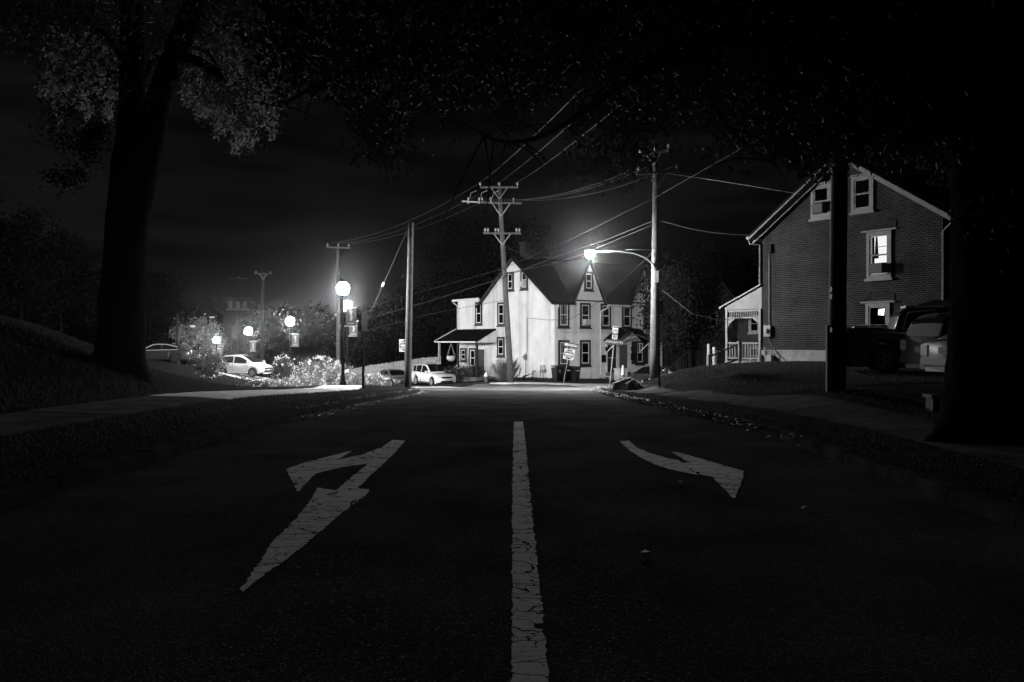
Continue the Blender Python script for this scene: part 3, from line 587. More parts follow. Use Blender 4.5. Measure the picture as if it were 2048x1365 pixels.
lw2 = window(bh, (5.5,0,.95), X1, -Y1, 1.0, 1.8, label='sash window with a glowing lamp inside', **kw)
O = Vector((5.5,0,.95)); m = MB(); m.prism([O+Vector((.0,-.012,1.33)), O+Vector((.24,-.012,1.3)), O+Vector((.27,-.012,1.58)), O+Vector((.02,-.012,1.55))], (0,-.006,0)); m.build('lamp_shade', glowshade, lw2)
pipe('service_conduit', [(.42,-.05,5.5),(.42,-.05,1.95)], .02, agedtrim, bh)
m = MB(); m.box(.2,.55,-.16,-.004,1.45,1.95); m.lathe([(0,-.165),(.11,-.17),(.11,-.25),(.07,-.27)], 14, (.37,0,1.72), 'y'); m.build('electric_meter', agedtrim, bh)
m = MB()
for i in range(3): m.box(.35+i*.0, .36, -.1, -.06, 5.2+i*.15, 5.26+i*.15)
m.box(.28,.56,-.12,-.004,5.15,5.55); m.build('service_head', darkmetal, bh)
pipe('loose_cable', [(.37,-.06,1.45),(.5,-.09,1.15),(.8,-.1,.8),(1.25,-.09,.42)], .018, dwire, bh)
m = MB(); m.lathe([(0,.1),(.13,.12),(.13,.42),(0,.45)], 10, (.1,-.25,.2)); m.tube([(.1,-.25,.6),(.1,-.25,.95),(.35,-.25,.95),(.35,-.25,.2)], .03, 6); m.tube([(.5,-.25,.2),(.5,-.25,.85),(.75,-.25,.85),(.75,-.25,.2)], .03, 6); m.box(.42,.72,-.32,-.1,.3,.62); m.build('gas_meter', agedtrim, bh)
# front porch on the far left side
pw, pd = 2.1, 6.0
po = roof_sheet(bh, (0,-.02,3.75), (0,pd,3.75), (-pw-.2,pd,2.82), (-pw-.2,-.02,2.82), .08, 'porch_roof')
m = MB(); m.prism([(-.01,0,2.72),(-pw,0,2.72),(-pw,0,2.84),(-.01,0,3.72)], (0,.06,0)); m.build('porch_gable_end', agedtrim, po)
for i in range(9):
    z = 2.78+i*.1; xl = -pw+ (max(0, z-2.84))/.91*pw*1.0
    if xl < -.1: m = MB(); m.box(xl+.05,-.012,-.012,-.003,z,z+.085); m.build('siding_board', agedtrim, po)
m = MB(); m.bar((-pw-.22,-.05,2.84), (.0,-.05,3.8), .06, .14, (0,1,0)); m.box(-pw-.3,-pw-.18,-.06,pd,2.78,2.88); m.build('porch_fascia', agedtrim, po)
for x, y in ((-pw+.08,.06),(-pw+.08,2.8),(-pw+.08,5.6),(-.08,-.02)):
    m = MB(); m.box(x-.06,x+.06,y-.06,y+.06,.3,2.715); m.build('porch_post', agedtrim, bh)
m = MB(); m.box(-pw+.14,-.14,.03,.09,2.62,2.70); m.box(-pw+.14,-.14,.03,.09,2.3,2.36); m.build('spandrel_rail', agedtrim, bh)
for i in range(14):
    x = -pw+.26+i*.126; m = MB(); m.box(x-.018,x+.018,.045,.075,2.362,2.618); m.build('spindle', agedtrim, bh)
for s in (-1, 1):
    x0 = -pw+.14 if s < 0 else -.14; m = MB(); pts = [(x0,0.035,2.298),(x0-s*.42,.035,2.298),(x0-s*.3,.035,2.2),(x0-s*.12,.035,2.08),(x0,.035,1.85)]; m.prism(pts if s > 0 else pts[::-1], (0,.05,0)); m.build('bracket', agedtrim, bh)
m = MB(); m.box(-pw,-.06,0,pd,-1.0,.32); m.build('porch_floor', darkconc, bh)
m = MB(); m.box(-pw+.1,-.1,.02,.1,1.12,1.19); m.box(-pw+.1,-.1,.02,.1,.42,.48); m.build('rail', agedtrim, bh)
for i in range(12):
    x = -pw+.26+i*.148; m = MB(); m.box(x-.022,x+.022,.04,.08,.482,1.118); m.build('baluster', agedtrim, bh)
for i in range(3): m = MB(); m.box(-pw+.2,-.9,-.35*(i+1),-.35*i-.003,-1,.2-.16*i); m.build('step', darkconc, bh)
m = MB(); m.box(-pw+.0,-pw+.12,-1.3,-1.18,-.8,.62); m.box(-pw+.78,-pw+.9,-.1,.02,.32,1.24); m.bar((-pw+.06,-1.24,.5), (-pw+.84,-.04,1.12), .05, .09); m.bar((-pw+.06,-1.24,-.1), (-pw+.84,-.04,.42), .05, .09); m.build('stair_rail', agedtrim, bh)
# rear wing with a small side porch
m = MB(); m.prism([(LG+.002,1.2,FH),(LG+5,1.2,FH),(LG+5,1.2,5.6),(LG+.002,1.2,5.6)], (0,6,0)); m.build('wing_wall', brickm, bh)
window(bh, (LG+.75,1.2,3.2), X1, -Y1, .9, 1.95, curtain=[(.55,1,.4)], **kw)
roof_sheet(bh, (LG-.2,.8,5.62), (LG+5.2,.8,5.62), (LG+5.2,7.4,6.4), (LG-.2,7.4,6.4), .12, 'wing_roof')
roof_sheet(bh, (LG-.6,-.7,2.5), (LG+3.2,-.7,2.5), (LG+3.2,1.2,3.05), (LG+.1,1.2,3.05), .09, 'side_porch_roof')
m = MB(); m.box(LG-.55,LG+3.15,-.68,-.6,2.3,2.5); m.build('side_porch_fascia', agedtrim, bh)
for x in (LG-.05, LG+2.9): m = MB(); m.box(x-.08,x+.08,-.6,-.44,-.3,2.3); m.build('side_porch_post', agedtrim, bh)

# ------------------------------------------------------------------ dim houses further back on the right
def back_house(px, d, wid, dep, ev, pk, rz, label, base):
    p = at(px, 700, d); h = empty('back_house', (p.x, d, base), rz, label, 'house', 'dim houses behind the trees')
    mt = M('dim_siding', .12, .9, .2, nz=(1,.3))
    m = MB(); m.prism([(0,0,-2),(wid,0,-2),(wid,0,ev),(wid/2,0,pk),(0,0,ev)], (0,dep,0)); m.build('wall', mt, h)
    for s in (0,1):
        xe = -.3 if s == 0 else wid+.3
        r_ = roof_sheet(h, (xe,-.3,ev-.2), (wid/2,-.3,pk+.03), (wid/2,dep,pk+.03), (xe,dep,ev-.2), .1)
        m = MB(); m.bar((xe,-.33,ev-.24), (wid/2,-.33,pk-.04), .05, .22, (0,1,0)); m.build('rake_board', metalgrey, r_)
    for x in (wid*.28, wid*.72): window(h, (x,0,ev-1.9), X1, -Y1, .9, 1.5, sill=True, casing=metalgrey); window(h, (x,0,.6), X1, -Y1, .9, 1.5, casing=metalgrey)
    return h
back_house(1408, 66, 2.9, 8, 5.6, 7.6, .15, 'narrow gable house barely visible behind the right trees', -1.2)
back_house(1475, 62, 4.5, 8, 5.0, 7.4, -.35, 'dim house roof showing just left of the brick house', -1.0)
# ------------------------------------------------------------------ lamps, poles, signs
def text_mesh(name, txt, size, M4, mat, parent, bold=0.0):
    cu = bpy.data.curves.new('t', 'FONT'); cu.body = txt; cu.size = size; cu.align_x = 'CENTER'; cu.align_y = 'CENTER'; cu.offset = bold; cu.extrude = .002
    to = bpy.data.objects.new('t', cu); C.objects.link(to); dg = bpy.context.evaluated_depsgraph_get()
    me = bpy.data.meshes.new_from_object(to.evaluated_get(dg)); bpy.data.objects.remove(to); bpy.data.curves.remove(cu)
    me.transform(M4); return link(name, me, mat, parent)
FACE = Matrix(((1,0,0,0),(0,0,-1,0),(0,1,0,0),(0,0,0,1)))     # text drawn in local xz, facing -y
def lampposts():
    spec = [(686,577,36,'nearest and brightest globe lamp on a dark post left of the road'),(694,612,45,'globe lamp partly hidden behind the nearest lamp post and its banner'),
            (580,643,55,'middle globe lamp above the dark round shrub'),(497,662,66,'globe lamp behind the white hatchback'),(433,680,78,'farthest globe lamp beside the lit tree')]
    for i, (px, py, d, lb) in enumerate(spec):
        g = at(px, py, d); zg = T(g.x, d) if d < 60 else g.z-4.3
        Hh = g.z-zg
        e = empty('globe_lamp', (g.x, d, zg), .25, lb, 'street lamp', 'globe lamps along the side street')
        m = MB(); m.lathe([(.16,-.3),(.16,.25),(.11,.32),(.085,.5),(.075,.55),(.05,Hh-.45),(.06,Hh-.42),(.06,Hh-.38)], 12); m.build('post', darkmetal, e, False)
        m = MB(); m.lathe([(.06,Hh-.379),(.15,Hh-.34),(.17,Hh-.28),(.15,Hh-.265)], 14); m.build('collar', darkmetal, e)
        m = MB(); m.lathe([(.14,Hh-.262),(.23,Hh-.18),(.275,Hh-.02),(.26,Hh+.12),(.19,Hh+.22),(.1,Hh+.28)], 16); m.build('globe', lampM, e, True)
        m = MB(); m.lathe([(.1,Hh+.281),(.09,Hh+.31),(.03,Hh+.34),(.015,Hh+.42)], 10); m.build('finial', darkmetal, e)
        for z in (Hh-.86, Hh-1.7): m = MB(); m.tube([(.04,0,z),(.62,0,z)], .018, 6); m.build('banner_arm', metalgrey, e)
        m = MB(); m.prism([(.12,-.006,Hh-1.68),(.58,-.006,Hh-1.68),(.58,-.006,Hh-.88),(.12,-.006,Hh-.88)], (0,.012,0)); b = m.build('banner', bannerm, e)
        m = MB(); pts = [(.30,Hh-.98),(.42,Hh-1.02),(.39,Hh-1.15),(.43,Hh-1.3),(.40,Hh-1.45),(.30,Hh-1.45),(.33,Hh-1.25),(.29,Hh-1.1)]
        m.prism([(x,-.012,z) for x, z in pts], (0,.004,0)); m.prism([(.2,-.012,Hh-1.6),(.5,-.012,Hh-1.6),(.5,-.012,Hh-1.55),(.2,-.012,Hh-1.55)], (0,.004,0)); m.build('banner_motif', bannerw, b)
lampposts()

def pole(base, top, r0, r1, label, mat=woodpole, group='utility poles'):
    e = empty('utility_pole', base, 0, label, 'utility pole', group); t = Vector(top)-Vector(base)
    n = 7; m = MB(); m.tube([t*(i/n)-Vector((0,0,.4 if i == 0 else 0)) for i in range(n+1)], [r0+(r1-r0)*i/n for i in range(n+1)], 14); m.build('shaft', mat, e, True)
    return e, t
def crossarm(e, c, half, ang, ins=(), braces=True, mat=woodpole, tilt=0.0):
    u = Vector((math.cos(ang)*math.cos(tilt), math.sin(ang)*math.cos(tilt), math.sin(tilt))); nrm = Vector((math.sin(ang), -math.cos(ang), 0)); c = Vector(c)+nrm*.2
    m = MB(); m.bar(c-u*half, c+u*half, .085, .105); a = m.build('crossarm', mat, e)
    if braces:
        m = MB()
        for s in (-1, 1): m.bar(c+u*s*half*.45, c-Vector((0,0,half*.62)), .02, .05)
        m.build('brace', metalgrey, a)
    for f in ins:
        p = c+u*half*f; m = MB(); m.lathe([(.02,.06),(.02,.14),(.06,.16),(.07,.2),(.04,.23),(.055,.27),(.03,.31)], 8, p); m.build('insulator', porcelain, a)
    return [c+u*half*f+Vector((0,0,.3)) for f in ins]
# pole in front of the white house
b0 = at(1022, 767, 48); t0 = at(998, 365, 48.3); pc, tv = pole(b0, t0, .195, .12, 'leaning utility pole with three crossarms before the white house')
f_ = lambda py: tv*((767-py)/402.0)
CA = crossarm(pc, f_(376), 1.15, .0, (-1,-.0,.95)); CB = crossarm(pc, f_(407), 1.3, .25, (-.9,-.5,.6), tilt=.02); CC = crossarm(pc, f_(468), 1.15, .06, (-.9,-.75,-.35,-.2,.75,.9))
m = MB()
for k, x in enumerate((-1.9,-1.25,-.55)): q = f_(400)+Vector((x,-.35,0)); m.lathe([(.03,-.28),(.06,-.25),(.05,-.1),(.06,.05),(.03,.1)], 8, q); m.tube([q+Vector((.1,0,.05)), q+Vector((.14,0,.35)), q+Vector((.5,0,.5))], .015, 5)
m.bar(f_(404)+Vector((-2.3,-.35,-.02)), f_(404)+Vector((0,-.2,-.12)), .06, .08); m.build('fuse_cutouts', porcelain, pc)
# pole with street light, right of the junction
b1 = at(1308, 766, 38); t1 = at(1312, 297, 38); pr_, tr_ = pole(b1, t1, .215, .13, 'utility pole on the right carrying the lit street light')
g_ = lambda py: tr_*((766-py)/469.0)
RA_ = crossarm(pr_, g_(308), .95, -.75, (-.8,.1,.85), mat=darkpole); RB_ = crossarm(pr_, g_(346), 1.2, .4, (-.9,-.5,.9), tilt=.14)
sl_ = empty('street_light', b1+g_(540), 0, 'lit street light on a long curved arm over the junction', 'street light')
arm = [(0,-.1,0),(-.12,-.2,.25),(-.5,-.35,.55),(-1.1,-.5,.75),(-1.8,-.7,.82),(-2.8,-.9,.78)]
m = MB(); m.tube(arm, [.045,.042,.04,.036,.033,.03], 8); m.tube([(0,-.1,.95),(-1.5,-.62,.9)], .012, 5); m.build('arm', metalgrey, sl_, True)
hd_ = Vector((-3.08,-1.0,.74))
m = MB(); m.lathe([(.04,-.42),(.09,-.36),(.15,-.2),(.17,.05),(.14,.25),(.05,.34)], 12, (0,0,0), 'x')
o = m.build('lamp_head', metalgrey, sl_, True); o.location = hd_+Vector((0,0,.06)); o.scale = (1,1,.55); o.rotation_euler = (0,0,.33)
m = MB(); m.lathe([(.18,.02),(.215,-.05),(.2,-.14),(.13,-.22),(.04,-.26)], 16, hd_+Vector((-.12,-.04,-.02))); m.build('lens', streetM, sl_, True)
m = MB(); m.box(-.1,.1,-.34,-.25,-1.45,-.9); m.build('junction_box', metalgrey, pr_).location = g_(505)
# short guyed pole on the left corner
b2 = at(815, 779, 36.2); b2.z = T(b2.x, 36.2)+.05; t2 = at(822, 445, 36.2); pl_, tl_ = pole(b2, t2, .165, .125, 'plain short utility pole standing on the left corner', woodpole)
# poles in the left distance
bA = at(677, 748, 62); pA, tA = pole(bA, at(676, 492, 62), .16, .12, 'bare utility pole directly behind the nearest globe lamp')
AA = crossarm(pA, tA*.985, .9, .3, (-.9,0,.9), False)
bB = at(525, 730, 88); pB, tB = pole(bB, at(526, 545, 88), .2, .15, 'tall thin pole rising behind the white hatchback', darkpole); crossarm(pB, tB*.985, .95, .4, (-.8,.8)); crossarm(pB, tB*.58, .5, .4, (), False)
bC = at(479, 715, 105); pC, tC = pole(bC, at(477, 553, 105), .24, .17, 'far pole with crossarms and a bank of transformers', darkpole)
for fr, hw in ((.975,1.3),(.73,1.6),(.38,1.6)): crossarm(pC, tC*fr, hw, .1, (), False)
for x in (-.95, 0, .95): m = MB(); m.lathe([(.05,-.55),(.26,-.5),(.28,.2),(.22,.3),(.05,.36)], 10, tC*.66+Vector((x,-.45,0))); m.build('transformer', metalgrey, pC)
m = MB(); m.bar(tC*.62+Vector((-1.5,-.4,-.3)), tC*.62+Vector((1.5,-.4,-.3)), .3, .15); m.build('transformer_rack', metalgrey, pC)
bD = at(356, 745, 72); pD, tD = pole(bD, at(355, 628, 72), .15, .11, 'distant pole with a small curved lamp arm', darkpole)
m = MB(); m.tube([tD*.55+Vector((0,0,0)), tD*.72+Vector((.3,-.2,0)), tD*.79+Vector((.8,-.3,0)), tD*.79+Vector((1.35,-.4,0))], .03, 6); m.build('lamp_arm', metalgrey, pD)
m = MB(); m.lathe([(.03,-.25),(.09,-.17),(.11,0),(.09,.17),(.03,.22)], 10, tD*.79+Vector((1.5,-.42,0)), 'x'); m.build('lamp_head', whitetrim, pD)
# dark pole under the right tree
b5 = at(1673, 789, 17); b5.z = T(b5.x, 17); t5 = Vector((b5.x+.12, 17, 9.5)); p5, _t = pole(b5, t5, .185, .15, 'dark utility pole rising through the foliage before the brick house', darkpole)
m = MB(); m.box(-.215,-.16,-.04,.04,0,1.5); m.build('conduit_cover', M('pvc', .07, .8, .1), p5)
for z in (1.35, 2.05, 2.2): m = MB(); m.box(-.2,-.05,-.26,-.15,z,z+.1); m.build('pole_tag', M('tag_tin', .1, .7, .1), p5)

# wires: every cable is a thing of its own
def wire(pts, r, label, mat=wirem, sag=0.0):
    a, b = Vector(pts[0]), Vector(pts[-1]); q = []
    if len(pts) == 2:
        n = 14; q = [a.lerp(b, i/n)-Vector((0,0,sag*4*(i/n)*(1-i/n))) for i in range(n+1)]
    else: q = [Vector(p) for p in pts]
    o = MB().tube(q, r, 5).build('overhead_cable', mat); tag(o, label, 'cable', 'overhead cables')
cpos = [pc.location+p for p in CA]; rpos = [pr_.location+p for p in RB_]; apos = [pA.location+p for p in AA]
far = [at(1165,185,19), at(1238,168,19), at(1262,200,19)]
for i, nm in enumerate(('leftmost','middle','rightmost')):
    a = cpos[i]; b = far[i]; wire([a, a+(b-a)*2.0+Vector((0,0,1.2))], .011, f'{nm} of three cables climbing from the leaning pole into the leaves', sag=.5)
    wire([cpos[i], apos[i]], .013, f'{("upper","middle","lower")[i]} cable from the leaning pole to the bare left pole', sag=.7)
    wire([pc.location+CB[i]+Vector((.3,0,-.1)), rpos[i]], .016, f'{("upper","middle","lower")[i]} of three sagging cables between the two tall poles', sag=.55)
wire([at(740,613,58), at(1003,538,48), at(1139,480,42), at(1310,395,36), at(1530,270,29), at(1800,110,23)], .012, 'long straight cable crossing above the street light')
wire([at(700,648,60), at(860,602,52), at(1006,555,48), at(1120,510,44), at(1211,480,41), pr_.location+g_(440)], .022, 'thick communication cable passing the gable to the street light pole')
wire([pc.location+f_(548), at(1110,527,45), at(1165,508,42), pr_.location+g_(447)], .017, 'lower cable from leaning pole to street light pole')
wire([at(690,672,62), at(860,628,52), pc.location+f_(600)], .012, 'low thin cable left of the leaning pole')
wire([pr_.location+g_(440)+Vector((.2,0,0)), at(1527,468,36)], .014, 'service cable from street light pole to the brick house', dwire, .25)
wire([pr_.location+g_(575)+Vector((.2,0,0)), at(1385,628,37.2), at(1440,641,37), at(1500,632,37)], .014, 'low drooping cable running behind the porch', dwire)
wire([pr_.location+g_(345)+Vector((.3,0,0)), at(1440,362,34), at(1600,388,30)], .01, 'thin dark cable level with the crossarm, right of the street light pole', dwire)
wire([wl(-.1,3.0,4.35), at(1094,640,54.5), at(1139,639,52), at(1200,603,48), pr_.location+g_(500)], .014, 'service drop to the white house wall', dwire)
wire([pc.location+f_(492), at(1075,519,47)], .014, 'short stay cable right of the leaning pole')
ga = at(674,742,40); ga.z = T(ga.x, 40)
gw = empty('guy_wire', ga, 0, 'slanting guy wire with insulator tied to the short pole', 'guy wire'); tp = at(814,462,36.4)-ga
m = MB(); m.tube([(0,0,0), tp], .012, 6); m.build('strand', wirem, gw); q = tp*.68
m = MB(); m.tube([q-tp.normalized()*.12, q-tp.normalized()*.08, q+tp.normalized()*.08, q+tp.normalized()*.12], [.03,.06,.06,.03], 8); m.build('insulator', porcelain, gw)

# signs
def sign_root(name, base, lean, label, cat, rz=0.0):
    e = empty(name, base, 0, label, cat); e.rotation_euler = (0, lean, rz); return e
def do_not_enter(e, zc, s=.76):
    m = MB(); m.prism([(-s/2,-.05,zc-s/2),(s/2,-.05,zc-s/2),(s/2,-.05,zc+s/2),(-s/2,-.05,zc+s/2)], (0,.004,0)); b = m.build('sign_panel', signw, e)
    n = 28; m = MB(); m.prism([(s*.46*math.cos(2*math.pi*i/n), -.056, zc+s*.46*math.sin(2*math.pi*i/n)) for i in range(n)], (0,.003,0)); m.build('sign_disc', signd, b)
    m = MB(); m.box(-s*.38,s*.38,-.064,-.058,zc-s*.075,zc+s*.075); m.build('sign_bar', signw, b)
    for tx, dz in (('DO NOT', .235), ('ENTER', -.235)): text_mesh('lettering', tx, s*.21, Matrix.Translation((0,-.062,zc+s*dz-.0)) @ FACE, signw, b, .004)
base = at(1125.5, 757, 50); base.z = T(base.x, 50)-.05
e = sign_root('do_not_enter_sign', base, R(11), 'leaning do not enter sign with a one way arrow above, before the white house', 'sign')
m = MB(); m.bar((0,0,-.2), (0,0,2.75), .06, .04); m.build('post', metalgrey, e); do_not_enter(e, 2.02, .66)
m = MB(); m.prism([(-.46,-.05,2.45),(.46,-.05,2.45),(.46,-.05,2.76),(-.46,-.05,2.76)], (0,.004,0)); b = m.build('sign_panel', signd, e)
m = MB(); m.prism([(-.42,-.056,2.605),(-.24,-.056,2.49),(-.24,-.056,2.54),(.42,-.056,2.54),(.42,-.056,2.67),(-.24,-.056,2.67),(-.24,-.056,2.72)], (0,.003,0)); b2_ = m.build('arrow', signw, b)
text_mesh('lettering', 'ONE WAY', .13, Matrix.Translation((.1,-.06,2.605)) @ FACE, signd, b2_, .003)
base = at(811, 776, 44); base.z = T(base.x, 44)-.05
e = sign_root('do_not_enter_sign', base, 0, 'do not enter sign half hidden behind the short left pole', 'sign', -.12)
m = MB(); m.bar((.06,.0,-.2), (.06,.0,2.7), .06, .04); m.build('post', metalgrey, e); do_not_enter(e, at(812,691,44).z-base.z, .68)
base = at(1219, 773, 38); base.z = T(base.x, 38)-.05
e = sign_root('street_name_sign', base, R(5.5), 'leaning street name sign beside the traffic cone', 'sign')
m = MB(); m.tube([(0,0,-.2),(0,0,3.0)], .03, 8); m.build('post', metalgrey, e)
zt = 2.28; m = MB(); m.prism([(-.4,-.04,zt-.11),(.42,-.04,zt-.11),(.42,-.04,zt+.11),(-.4,-.04,zt+.11)], (0,.006,0)); b = m.build('name_blade', signd, e)
text_mesh('lettering', 'Washington Ave', .125, Matrix.Translation((.01,-.046,zt)) @ FACE, M('sign_letter', .3, .6), b, .001)
for z0, z1 in ((2.74,3.04),(2.43,2.70)):
    m = MB(); m.prism([(-.13,-.05,z0),(.13,-.05,z0),(.13,-.05,z1),(-.13,-.05,z1)], (0,.004,0)); b = m.build('notice_panel', M('notice_white', .28, .6, .1), e)
    m = MB(); m.box(-.12,.12,-.056,-.052,z1-.07,z1-.015)
    for k in range(3): m.box(-.085+k*.065,-.05+k*.065,-.056,-.052,z0+.06,z0+.16)
    m.build('notice_marks', signd, b)
base = at(726.5, 787, 33); base.z = T(base.x, 33)-.02
e = sign_root('sign_back', base, 0, 'black square post with a sign seen nearly edge-on, by the left kerb', 'sign', R(84))
m = MB(); m.box(-.045,.045,-.045,.045,-.2,3.35); m.build('post', darkmetal, e)
m = MB(); m.prism([(-.42,-.06,2.5),(.42,-.06,2.5),(.42,-.06,3.3),(-.42,-.06,3.3)], (0,.006,0)); m.build('sign_panel', darkmetal, e)
base = at(1319, 789, 30); base.z = T(base.x, 30)-.02
e = sign_root('sign_back', base, R(-1.5), 'thin dark sign post with a small black panel before the street light pole', 'sign', R(55))
m = MB(); m.bar((0,0,-.2), (0,0,4.1), .055, .05); m.build('post', darkmetal, e)
m = MB(); m.prism([(-.3,-.05,2.9),(.3,-.05,2.9),(.3,-.05,3.42),(-.3,-.05,3.42)], (0,.006,0)); m.build('sign_panel', darkmetal, e)

# ------------------------------------------------------------------ street things
base = at(1246, 769, 36.0); base.z = max(base.z, T(base.x, 36.0)+.1)
e = empty('traffic_cone', base, .3, 'tall weathered traffic cone behind the rock', 'cone')
m = MB(); m.box(-.2,.2,-.2,.2,0,.035); m.build('base', coneM, e); m = MB(); m.lathe([(.16,.036),(.14,.1),(.035,.86),(.02,.87)], 16); m.build('body', coneM, e, True)
m = MB(); m.lathe([(.107,.36),(.108,.361),(.083,.52),(.08,.521)], 16); m.build('reflective_band', coneband, e, True)
def rock(px, py, d, s, lb):
    p = at(px, py, d); p.z = T(p.x, d)+.05; n = 12; mb = MB(); vs = []; r = random.Random(int(px))
    for i in range(7):
        a = -math.pi/2*.2+ i/6*(math.pi/2*1.15); z = math.sin(a)
        for k in range(n): t = 2*math.pi*k/n; q = math.cos(min(a, 1.45))*r.uniform(.82,1.15); vs.append((s[0]*q*math.cos(t), s[1]*q*math.sin(t), s[2]*(z+r.uniform(-.06,.06))))
    mb.add(vs, [(i*n+k, i*n+(k+1)%n, (i+1)*n+(k+1)%n, (i+1)*n+k) for i in range(6) for k in range(n)]+[tuple(6*n+k for k in range(n))])
    o = mb.build('rock', rockm, None); o.location = p; tag(o, lb, 'rock', 'rocks on the right corner')
rock(1253, 793, 32.5, (.68,.5,.62), 'large dark boulder on the right street corner'); rock(1205, 782, 34.5, (.3,.22,.16), 'low pale stone at the tip of the right kerb')
p = at(972, 766, 51.5); p.z = T(p.x, 51.5)-.03
e = empty('fire_hydrant', p, .2, 'fire hydrant with white top in front of the bush', 'hydrant')
m = MB(); m.lathe([(.17,0),(.17,.04),(.11,.06),(.11,.42)], 12); m.lathe([(.05,-.2),(.06,-.19),(.06,.19),(.05,.2)], 8, (0,0,.38), 'x'); m.build('barrel', darkconc, e)
m = MB(); m.lathe([(.15,.421),(.15,.47),(.13,.52),(.08,.64),(.03,.68),(.03,.74)], 12); m.build('bonnet', signw, e, True)
for i, (px, d, lb) in enumerate(((1114,54.2,'left wheelie bin with a pale badge beside the white house'),(1131,54.6,'middle wheelie bin with small white numbers'),(1149,54.9,'right wheelie bin with small white numbers, lid askew'))):
    p = at(px, 757, d); e = empty('wheelie_bin', (p.x, d, T(p.x, d)-.03), .6+.1*i, lb, 'bin', 'bins beside the white house')
    m = MB(); m.add([(-.22,-.24,.06),(.22,-.24,.06),(.22,.22,.06),(-.22,.22,.06),(-.29,-.32,.95),(.29,-.32,.95),(.29,.3,.95),(-.29,.3,.95)], [(0,3,2,1),(4,5,6,7),(0,1,5,4),(1,2,6,5),(2,3,7,6),(3,0,4,7)]); m.build('body', binm, e)
    m = MB(); m.prism([(-.31,-.35,.955),(.31,-.35,.955),(.31,.34,1.03),(-.31,.34,1.03)], (0,0,.05)); m.build('lid', binm, e)
    for s in (-1,1): m = MB(); m.lathe([(.03,-.03),(.12,-.025),(.12,.025),(.03,.03)], 12, (s*.27,.24,.12), 'x'); m.build('wheel', tyre, e)
    m = MB()
    if i == 0: m.lathe([(.09,-.335),(.09,-.33)], 12, (0,0,.72), 'y'); m.box(-.06,.06,-.345,-.33,.55,.6)
    else: [m.box(-.15+k*.06,-.125+k*.06,-.34,-.325,.72,.79) for k in range(5)]
    m.build('marking', whitetrim, e)
# board fence behind the parked cars: each board is a part
fa, fb = at(690, 760, 75), at(880, 755, 71); fe = empty('board_fence', (0,0,0), 0, 'tall weathered board fence behind the two parked cars', 'fence')
n = 74
for i in range(n):
    f = i/n; px = 688+(882-688)*f; d = 75-5*f; top = np.interp(px, [688,740,815,845,882], [742,730,720,715,713]); bot = 772
    if 70 < i < 71: continue
    a, b = at(px, top+random.uniform(-.8,.8), d), at(px+2.35, top, d-.06)
    m = MB(); m.prism([(a.x,a.y,a.z-3.4),(b.x,b.y,a.z-3.4),(b.x,b.y,a.z-.04),((a.x+b.x)/2,(a.y+b.y)/2,a.z+.02),(a.x,a.y,a.z-.04)], (0,.02+.01*(i%2),0)); m.build('board', fencew, fe)
# small retaining wall on the right and handrail
p = at(1866, 830, 13.6); e = empty('retaining_wall', (p.x, 13.6, T(p.x,13.6)-.02), -.1, 'low concrete block wall beside the right tree', 'wall')
m = MB(); m.box(0,1.6,0,.3,-.1,.36); m.build('wall_block', darkconc, e); m = MB(); m.box(-.04,1.64,-.04,.34,.362,.42); m.build('coping', darkconc, e)
p = at(1338, 765, 40); e = empty('handrail', (p.x, 40, T(p.x+.3,40)-.1), .25, 'thin dark iron handrail climbing behind the mound', 'handrail')
m = MB(); m.tube([(0,0,.55),(1.15,0,1.45)], .02, 6); m.build('rail', darkmetal, e)
for i in range(8): m = MB(); x = .05+i*.15; m.tube([(x,0,-.3),(x,0,.57+x*.78)], .012, 5); m.build('baluster', darkmetal, e)
for px, d, h_, lb in ((1417,45,1.2,'short pale post in the shadow left of the porch'),(1428,44,1.0,'second short post nearer the porch steps')):
    p = at(px, 730, d); m = MB(); m.lathe([(.09,-1),(.08,h_-.05),(.05,h_)], 8); o = m.build('garden_post', fencew); o.location = (p.x, d, p.z); tag(o, lb, 'post', 'garden posts')
